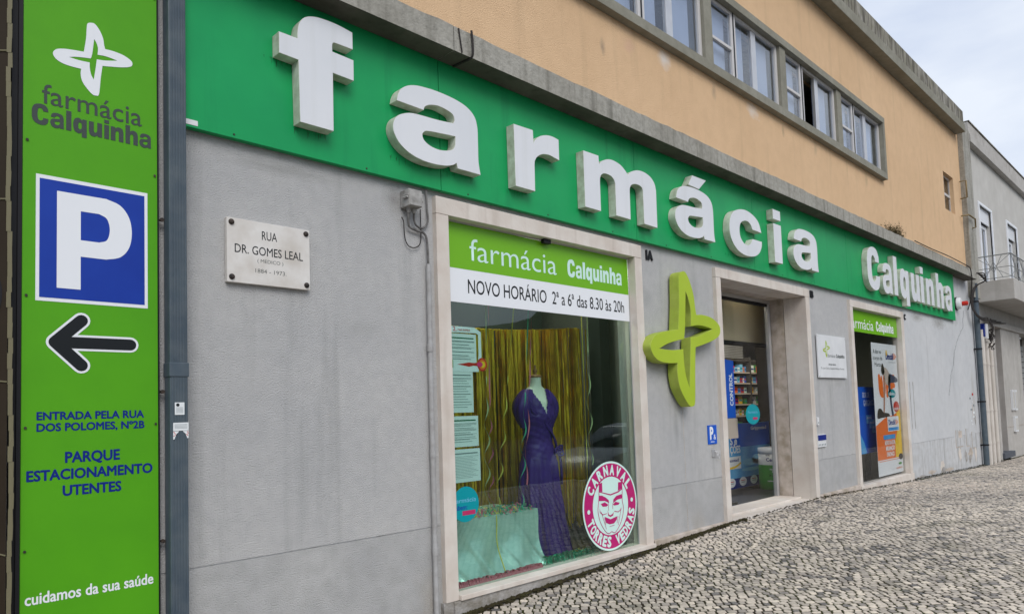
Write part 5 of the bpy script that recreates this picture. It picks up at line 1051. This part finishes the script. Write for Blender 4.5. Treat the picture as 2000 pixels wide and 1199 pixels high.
LS = bpy.data.lights.new('shelf_light', 'AREA'); LS.energy = 22; LS.size = 3.2; LS.shape = 'RECTANGLE'; LS.size_y = .2; LS.color = (1, .9, .72)
lo = bpy.data.objects.new('shelf_light', LS); col.objects.link(lo); lo.location = (12.6, 2.25, 2.6); lo.rotation_euler = (R_(-25), 0, 0)
CW = dict(brandblue='royal blue', skyblue='sky blue', white='white', whitewarm='off white', red='red', orange_p='orange', paper='pale grey', beige_p='beige', yellow_p='yellow', greenlabel='green', lightblue='light blue', rubine='pink', mintwhite='mint', inkgrey='grey', navy_print='navy', teal='teal'); SH = {.80: 'lowest', 1.02: 'second lowest', 1.23: 'third lowest', 1.43: 'third highest', 1.62: 'second highest', 1.82: 'highest'}
used = set(); rr = random.Random(31); gm = ['white', 'whitewarm', 'red', 'orange_p', 'paper', 'beige_p', 'yellow_p', 'greenlabel', 'lightblue', 'rubine', 'mintwhite', 'white', 'whitewarm', 'brandblue', 'skyblue']
for z in (.80, 1.02, 1.23, 1.43, 1.62, 1.82):
    x = 11.2
    while x < 14.2:
        w_ = rr.uniform(.06, .16); h_ = rr.uniform(.08, .15)
        if 12.58 < x + w_ and x < 12.66: x = 12.66; continue
        if x > 11.25 and rr.random() < .9:
            m_ = rr.choice(gm); k = MB().box(x, x + w_ - .01, 2.66, 2.76, z + .001, z + h_); k.cur = 1; k.box(x + .01, x + w_ - .02, 2.6585, 2.6595, z + h_ * .35, z + h_ * .6); mb_ = rr.choice(['inkgrey', 'red', 'navy_print', 'teal'])
            for _ in range(60):
                if (m_, mb_, z, x < 12.6) not in used: break
                m_ = rr.choice(gm); mb_ = rr.choice(['inkgrey', 'red', 'navy_print', 'teal', 'yellow_p', 'greenlabel'])
            used.add((m_, mb_, z, x < 12.6)); k = MB().box(x, x + w_ - .01, 2.66, 2.76, z + .001, z + h_); k.cur = 1; k.box(x + .01, x + w_ - .02, 2.6585, 2.6595, z + h_ * .35, z + h_ * .6); o = k.build('carton', [m_, mb_], loc=(x, 2.66, z)); tagp(o, CW[m_] + ' carton with ' + CW[mb_] + ' band on the ' + SH[z] + ' shop shelf, ' + ('left of' if x < 12.6 else 'right of') + ' the upright', 'carton', 'cartons on the shop shelves')
        x += w_

# ================================================================== NEIGHBOUR
NB = thing('neighbour_building', 'grey rendered neighbouring house with white shuttered windows and balcony at the right', 'house', (22, 0, 0))
wall('ground_wall', 17.86, 40, -.9, 3.26, .02, .3, [(19.28, 20.13, -.2, 2.82), (22.35, 24.2, -.9, 2.82)], 'neigh', NB)
wall('upper_wall', 17.86, 40, 3.27, 6.75, .0, .25, [(18.72, 19.88, 3.70, 5.56), (21.62, 22.78, 3.70, 5.62), (25.2, 26.3, 3.7, 5.6), (29, 30.1, 3.7, 5.6)], 'neigh_up', NB)
MB().box(17.86, 40, -.12, .25, 6.752, 6.93).build('cornice', 'neigh', NB, bevel=.006); MB().box(17.86, 40, -.09, .25, 6.933, 7.20).build('parapet', 'neigh', NB, bevel=.01); MB().box(17.86, 40, -.11, .26, 7.203, 7.23).build('coping', 'concrete_old', NB)
MB().box(17.9, 40, .35, 8, 6.6, 6.8).box(17.9, 40, 7.9, 8.1, -.6, 6.6).box(17.9, 18.0, .35, 7.8, -.6, 6.5).build('rear_walls', 'neigh', NB)
for (x0, x1, z1) in ((18.72, 19.88, 5.56), (21.62, 22.78, 5.62), (25.2, 26.3, 5.6), (29, 30.1, 5.6)):
    f = MB().box(x0 - .07, x0, -.025, .03, 3.71, z1 + .06).box(x1, x1 + .07, -.025, .03, 3.71, z1 + .06).box(x0 + .001, x1 - .001, -.025, .03, z1, z1 + .06).build('balcony_window', 'white', NB, bevel=.004)
    sh = MB()
    for i in range(6): sh.box(x0 + .01, x1 - .01, .04, .065, z1 - .055 * (i + 1) + .004, z1 - .055 * i - .002)
    sh.build('roller_shutter', 'white', f, bevel=.003)
    fz = z1 - .34
    MB().box(x0 + .005, x0 + .11, .10, .15, 3.71, fz).box(x1 - .11, x1 - .005, .10, .15, 3.71, fz).box((x0 + x1) / 2 - .06, (x0 + x1) / 2 + .06, .095, .15, 3.71, fz).box(x0 + .112, x1 - .112, .102, .148, fz - .08, fz).build('sash', 'white', f, bevel=.004)
    MB().box(x0 + .111, x1 - .111, .12, .126, 3.71, fz - .081).build('pane', 'glass_up', f); MB().box(x0, x1, .24, .26, 3.6, z1).build('dark_interior', 'dark_room', f)
    for s in (0, 1): flat('net_curtain', x0 + .12 + s * .6, x0 + .33 + s * .6, 3.75, fz - .1, .17, .004, 'pale_backing', f)
MB().box(18.06, 27.5, -.67, .0, 3.262, 3.70).build('balcony_slab', 'neigh', NB, bevel=.008)
rl = MB(); yb2 = -.64; zt = 4.24
def bar(a, b_, r=.008): rl.tube([a, b_], r, 6)
bar((18.1, 0, zt), (18.1, yb2, zt), .013); bar((18.1, yb2, zt), (27.4, yb2, zt), .013); bar((18.1, 0, 3.97), (18.1, yb2, 3.97)); bar((18.1, yb2, 3.97), (27.4, yb2, 3.97)); bar((18.1, 0, 3.75), (18.1, yb2, 3.75)); bar((18.1, yb2, 3.75), (27.4, yb2, 3.75))
rlo = rl.build('railing', 'railing', NB)
for a, b_ in (((18.1, 0, 0), (18.1, yb2, 0)),):
    pass
def panelbars(p, q):
    k = MB(); P_ = Vector(p); Q = Vector(q); D_ = Q - P_
    def pt(t, z): v = P_ + D_ * t; return (v.x, v.y, z)
    for a, b_ in (((0, 3.72), (0, zt)), ((0, 3.75), (.5, 3.97)), ((.5, 3.97), (1, 3.75)), ((0, zt), (.5, 3.97)), ((.5, 3.97), (1, zt)), ((.25, 3.75), (.5, 4.1)), ((.5, 4.1), (.75, 3.75)), ((.25, zt), (.5, 3.86)), ((.5, 3.86), (.75, zt)), ((.5, 3.75), (.5, zt))):
        k.tube([pt(*a), pt(*b_)], .006, 5)
    k.build('baluster_panel', 'railing', NB)
panelbars((18.1, 0, 0), (18.1, yb2, 0))
for i in range(11): panelbars((18.1 + i * .84, yb2, 0), (18.1 + (i + 1) * .84, yb2, 0))
# door, frames, step
f = MB().box(19.10, 19.28, -.03, .1, -.3, 2.82).box(19.10, 26, -.03, .1, 2.823, 2.96).build('door_frame', 'neigh', NB, bevel=.006)
MB().box(19.285, 20.125, .22, .26, -.2, 2.8).build('door', 'door_dark', NB); MB().box(20.131, 20.16, .03, .34, -.2, 2.81).build('door_reveal', 'neigh', NB)
MB().box(19.2, 20.3, -.08, .33, -.2, -.07).build('door_step', 'slate', NB, bevel=.005)
MB().box(22.4, 24.2, .28, .30, -.3, 2.8).build('shop_shutter', 'shelf', NB)
for i in range(16): MB().box(22.4, 24.2, .262, .279, .2 + i * .15, .33 + i * .15).build('shutter_slat', 'railing', NB)
MB().box(20.2, 22.33, .010, .0195, .48, .487).build('wall_joint', 'stone_dirty', NB)
for x0, x1, z0, z1, lab in ((20.72, 20.95, .87, 1.36, 'white tall letterbox on the neighbour wall, left of its pair'), (21.02, 21.25, .86, 1.36, 'white tall letterbox on the neighbour wall, right of its pair'), (20.83, 21.15, .34, .72, 'white meter cover below the pair of letterboxes')):
    t = thing('wall_letterbox', lab, 'letterbox', ((x0 + x1) / 2, 0, z0)); MB().box(x0, x1, -.03, .019, z0, z1).build('body', 'whitewarm', t, bevel=.003); MB().box(x0 + .03, x1 - .03, -.034, -.0305, z0 + .05, z1 - .05).build('door', 'neigh_up', t, bevel=.002)
t = thing('door_bell', 'small black and white doorbell beside the dark door of the neighbour house', 'doorbell', (20.145, .2, 1.5)); MB().box(20.115, 20.13, .15, .22, 1.50, 1.57).build('camera', 'black', t); MB().box(20.115, 20.13, .14, .23, 1.36, 1.45).build('button', 'whitewarm', t)
# pipes and cables at the corner
for i, (x, y, r, ztop) in enumerate(((17.88, -.05, .055, 2.65), (18.28, -.05, .045, 2.42), (18.72, -.04, .04, 2.40))):
    t = thing('service_pipe', ('cream painted pipe next to the blue grey downpipe at the corner', 'cream painted pipe in the middle of the three at the corner', 'cream painted pipe nearest the neighbour doorway')[i], 'pipe', (x, y, -.2), 'cream service pipes at the corner'); k = MB(); k.tube([(x, y, ztop), (x + .01, y, 1.2), (x, y, -.25)], r, 12); k.build('pipe', 'pipe_white', t)
    for z in (1.9, .9, .2): MB().lathe((x + .003, y, z), [(r + .008, 0), (r + .008, .04)], 12).build('collar', 'pipe_white', t)
MB().box(17.9, 19.1, -.012, .019, -.25, 2.5).build('pipe_board', 'pipe_white', NB)
t = thing('cable_box', 'blue and cream electrical box above the corner pipes', 'electrical box', (17.95, -.1, 2.6)); MB().box(17.85, 17.93, -.12, .0, 2.5, 2.78).build('cover', 'navy_print', t, bevel=.006); MB().box(17.935, 18.12, -.14, .0, 2.46, 2.78).build('body', 'whitewarm', t, bevel=.006)
rr = random.Random(17)
labs = ['outermost black cable of the bundle at the corner', 'second black cable of the bundle at the corner', 'black cable hugging the downpipe at the corner', 'slack black cable sagging across to the neighbour door frame']
for i in range(4):
    o_ = .05 * i; cable([(16.95 + o_, -.24, 3.74), (17.3 + o_, -.30, 3.76 - o_), (17.42, -.27, 3.62), (17.2 + o_ * .5, -.16, 3.52), (17.02 + o_, -.12, 3.36), (16.98 + o_, -.10, 3.10), (17.05 + o_, -.14, 2.93), (17.3 + o_, -.18, 2.82 + o_ * .3), (17.9, -.18, 2.82 + o_ * .5), (18.6, -.1, 2.93 - o_ * .5), (18.9 + i * .5, -.05, 2.95)], .011, 'cable', labs[i])
k = MB()
for i in range(9):
    r = rr.uniform(.05, .14); cxx, czz = 18.3 + rr.gauss(0, .1), 2.48 + rr.gauss(0, .07); ph = rr.uniform(0, 6); k.tube([(cxx + r * math.cos(ph + t * .5), -.14 + .04 * math.sin(t), czz + r * .8 * math.sin(ph + t * .5)) for t in range(12)], .009, 6)
for i in range(3): k.tube(smoothpath([(18.15 + i * .05, -.16, 2.85), (18.2 + i * .05, -.2, 2.7), (18.25 + i * .04, -.15, 2.5)]), .012, 6)
tagp(k.build('cable_coil', 'cable', loc=(18.3, -.14, 2.48)), 'tangled coil of black cable hanging above the corner pipes', 'cable')
cable([(16.2, -.24, 3.80), (16.35, -.26, 3.76), (16.45, -.25, 3.66), (16.7, -.2, 3.58), (16.85, -.12, 3.2), (16.9, -.05, 3.0)], .010, 'cable', 'thin wire draped over the far right end of the ledge')
cable([(12.9, -.235, 3.805), (13.8, -.238, 3.80), (14.9, -.24, 3.815), (16.3, -.24, 3.80)], .008, 'cable', 'thin dark wire lying along the top of the ledge')

# ================================================================== ACROSS THE STREET (seen mirrored in the glass)
hv = []; nxh = 260; hx_ = (-200, -60, 0, 20, 40, 60, 90, 125, 200, 500); hh_ = (9, 7, 4, 4.5, 6, 9.5, 17, 27, 42, 60)
for j, (y, sc) in enumerate(((-30, 0.), (-36, .45), (-44, 1.), (-90, 1.1))):
    for i in range(nxh + 1):
        x = -200 + 700 * i / nxh; hb = float(np.interp(x, hx_, hh_)); hv.append((x, y, -.62 + sc * hb * (1 + .16 * noise.noise(Vector((x * .07, y * .02, 0))) + .10 * noise.noise(Vector((x * .35, y, 3))))))
hf = [(j * (nxh + 1) + i, j * (nxh + 1) + i + 1, (j + 1) * (nxh + 1) + i + 1, (j + 1) * (nxh + 1) + i) for j in range(3) for i in range(nxh)]
k = MB(); k.add(hv, hf, True); kstruct(k.build('hill', 'hill'))
def bare_tree(x, y, h, seed, label):
    rr = random.Random(seed); k = MB(); t = thing('bare_tree', label, 'tree', (x, y, -.3), 'bare street trees'); cb_ = MB()
    def br_(p, d, l, r, dep):
        q = p + d * l; (k if dep < 1 else cb_).tube([p, (p + q) / 2 + Vector((rr.gauss(0, .05), rr.gauss(0, .05), 0)) * l, q], [r, r * .85, r * .65], 6 if dep < 3 else 4, cap=False)
        if dep > 5: return
        for _ in range(3 if dep < 4 else 2):
            nd = (d + Vector((rr.gauss(0, .5), rr.gauss(0, .5), rr.gauss(.12, .3)))).normalized(); br_(q, nd, l * rr.uniform(.62, .85), r * .62, dep + 1)
    br_(Vector((x, y, -.6)), Vector((0, 0, 1)), h * .27, h * .025, 0); k.build('trunk', 'bark', t); cb_.build('crown', 'bark', t)
bare_tree(27, -11, 9, 1, 'bare street tree across the road, mirrored in the door glass'); bare_tree(31, -12.5, 10, 2, 'second bare street tree across the road, further right'); bare_tree(37, -13, 10, 3, 'third bare street tree across the road, nearest the pharmacy')

# parked car across the pavement, mirrored in the first window
CA = thing('parked_car', 'silver parked car at the kerb behind the viewer, mirrored low in the first window', 'car', (14.5, -6.6, -.6))
def carprof(w0, rows):
    vs = []; n_ = len(rows[0])
    for yy, row in zip(w0, rows):
        for x, z in row: vs.append((14.5 + x, -6.6 + yy, -.6 + z))
    fs = [(j * n_ + i, j * n_ + (i + 1) % n_, (j + 1) * n_ + (i + 1) % n_, (j + 1) * n_ + i) for j in range(len(rows) - 1) for i in range(n_)]
    b_ = MB(); b_.add(vs, fs, True); b_.add(vs[:n_], [tuple(range(n_))[::-1]]); b_.add(vs[-n_:], [tuple(range(n_))]); return b_
low = [(-2.15, .28), (-2.2, .55), (-2.1, .78), (-1.9, .86), (-.9, .95), (.0, .96), (1.3, .97), (1.95, .95), (2.15, .82), (2.2, .5), (2.12, .28)]
ins = [(x * .97, .28 + (z - .28) * .93) for x, z in low]
k = carprof([-.88, -.82, .82, .88], [ins, low, low, ins]); M['car'] = mat('silver_car_paint', (.42, .43, .44), .3, metal=.5, spec=.5); M['carglass'] = mat('dark_car_glass', (.02, .025, .03), .08, spec=.6)
o_ = k.build('body', 'car', CA, bevel=.02, fixn=True)
cab = [(-1.15, .93), (-.45, 1.38), (.2, 1.46), (.9, 1.43), (1.75, .95)]; cabi = [(x * .96, .93 + (z - .93) * .9) for x, z in cab]
carprof([-.80, -.66, .66, .80], [[(x, .93) for x, z in cab], cab, cab, [(x, .93) for x, z in cab]]).build('cabin_glass', 'carglass', CA, fixn=True)
carprof([-.64, -.58, .58, .64], [[(-.42, 1.385), (.2, 1.465), (.9, 1.435), (.9, 1.40), (-.42, 1.36)]] * 4).build('roof', 'car', CA, fixn=True)
for x in (-1.4, 1.35):
    for y in (-.86, .72):
        w_ = MB(); w_.lathe((14.5 + x, -6.6 + y, -.28), [(.20, 0), (.31, 0), (.32, .03), (.32, .13), (.31, .16), (.2, .16)], 24, 'y'); wh = w_.build('wheel', 'black', CA); MB().lathe((14.5 + x, -6.6 + y - .004, -.28), [(.02, 0), (.19, 0), (.19, .168)], 16, 'y').build('rim', 'alu', wh)
for y in (-.68, .5): MB().box(12.34, 12.42, -6.6 + y, -6.42 + y, -.02, .10).build('headlight', 'white', CA, bevel=.01)
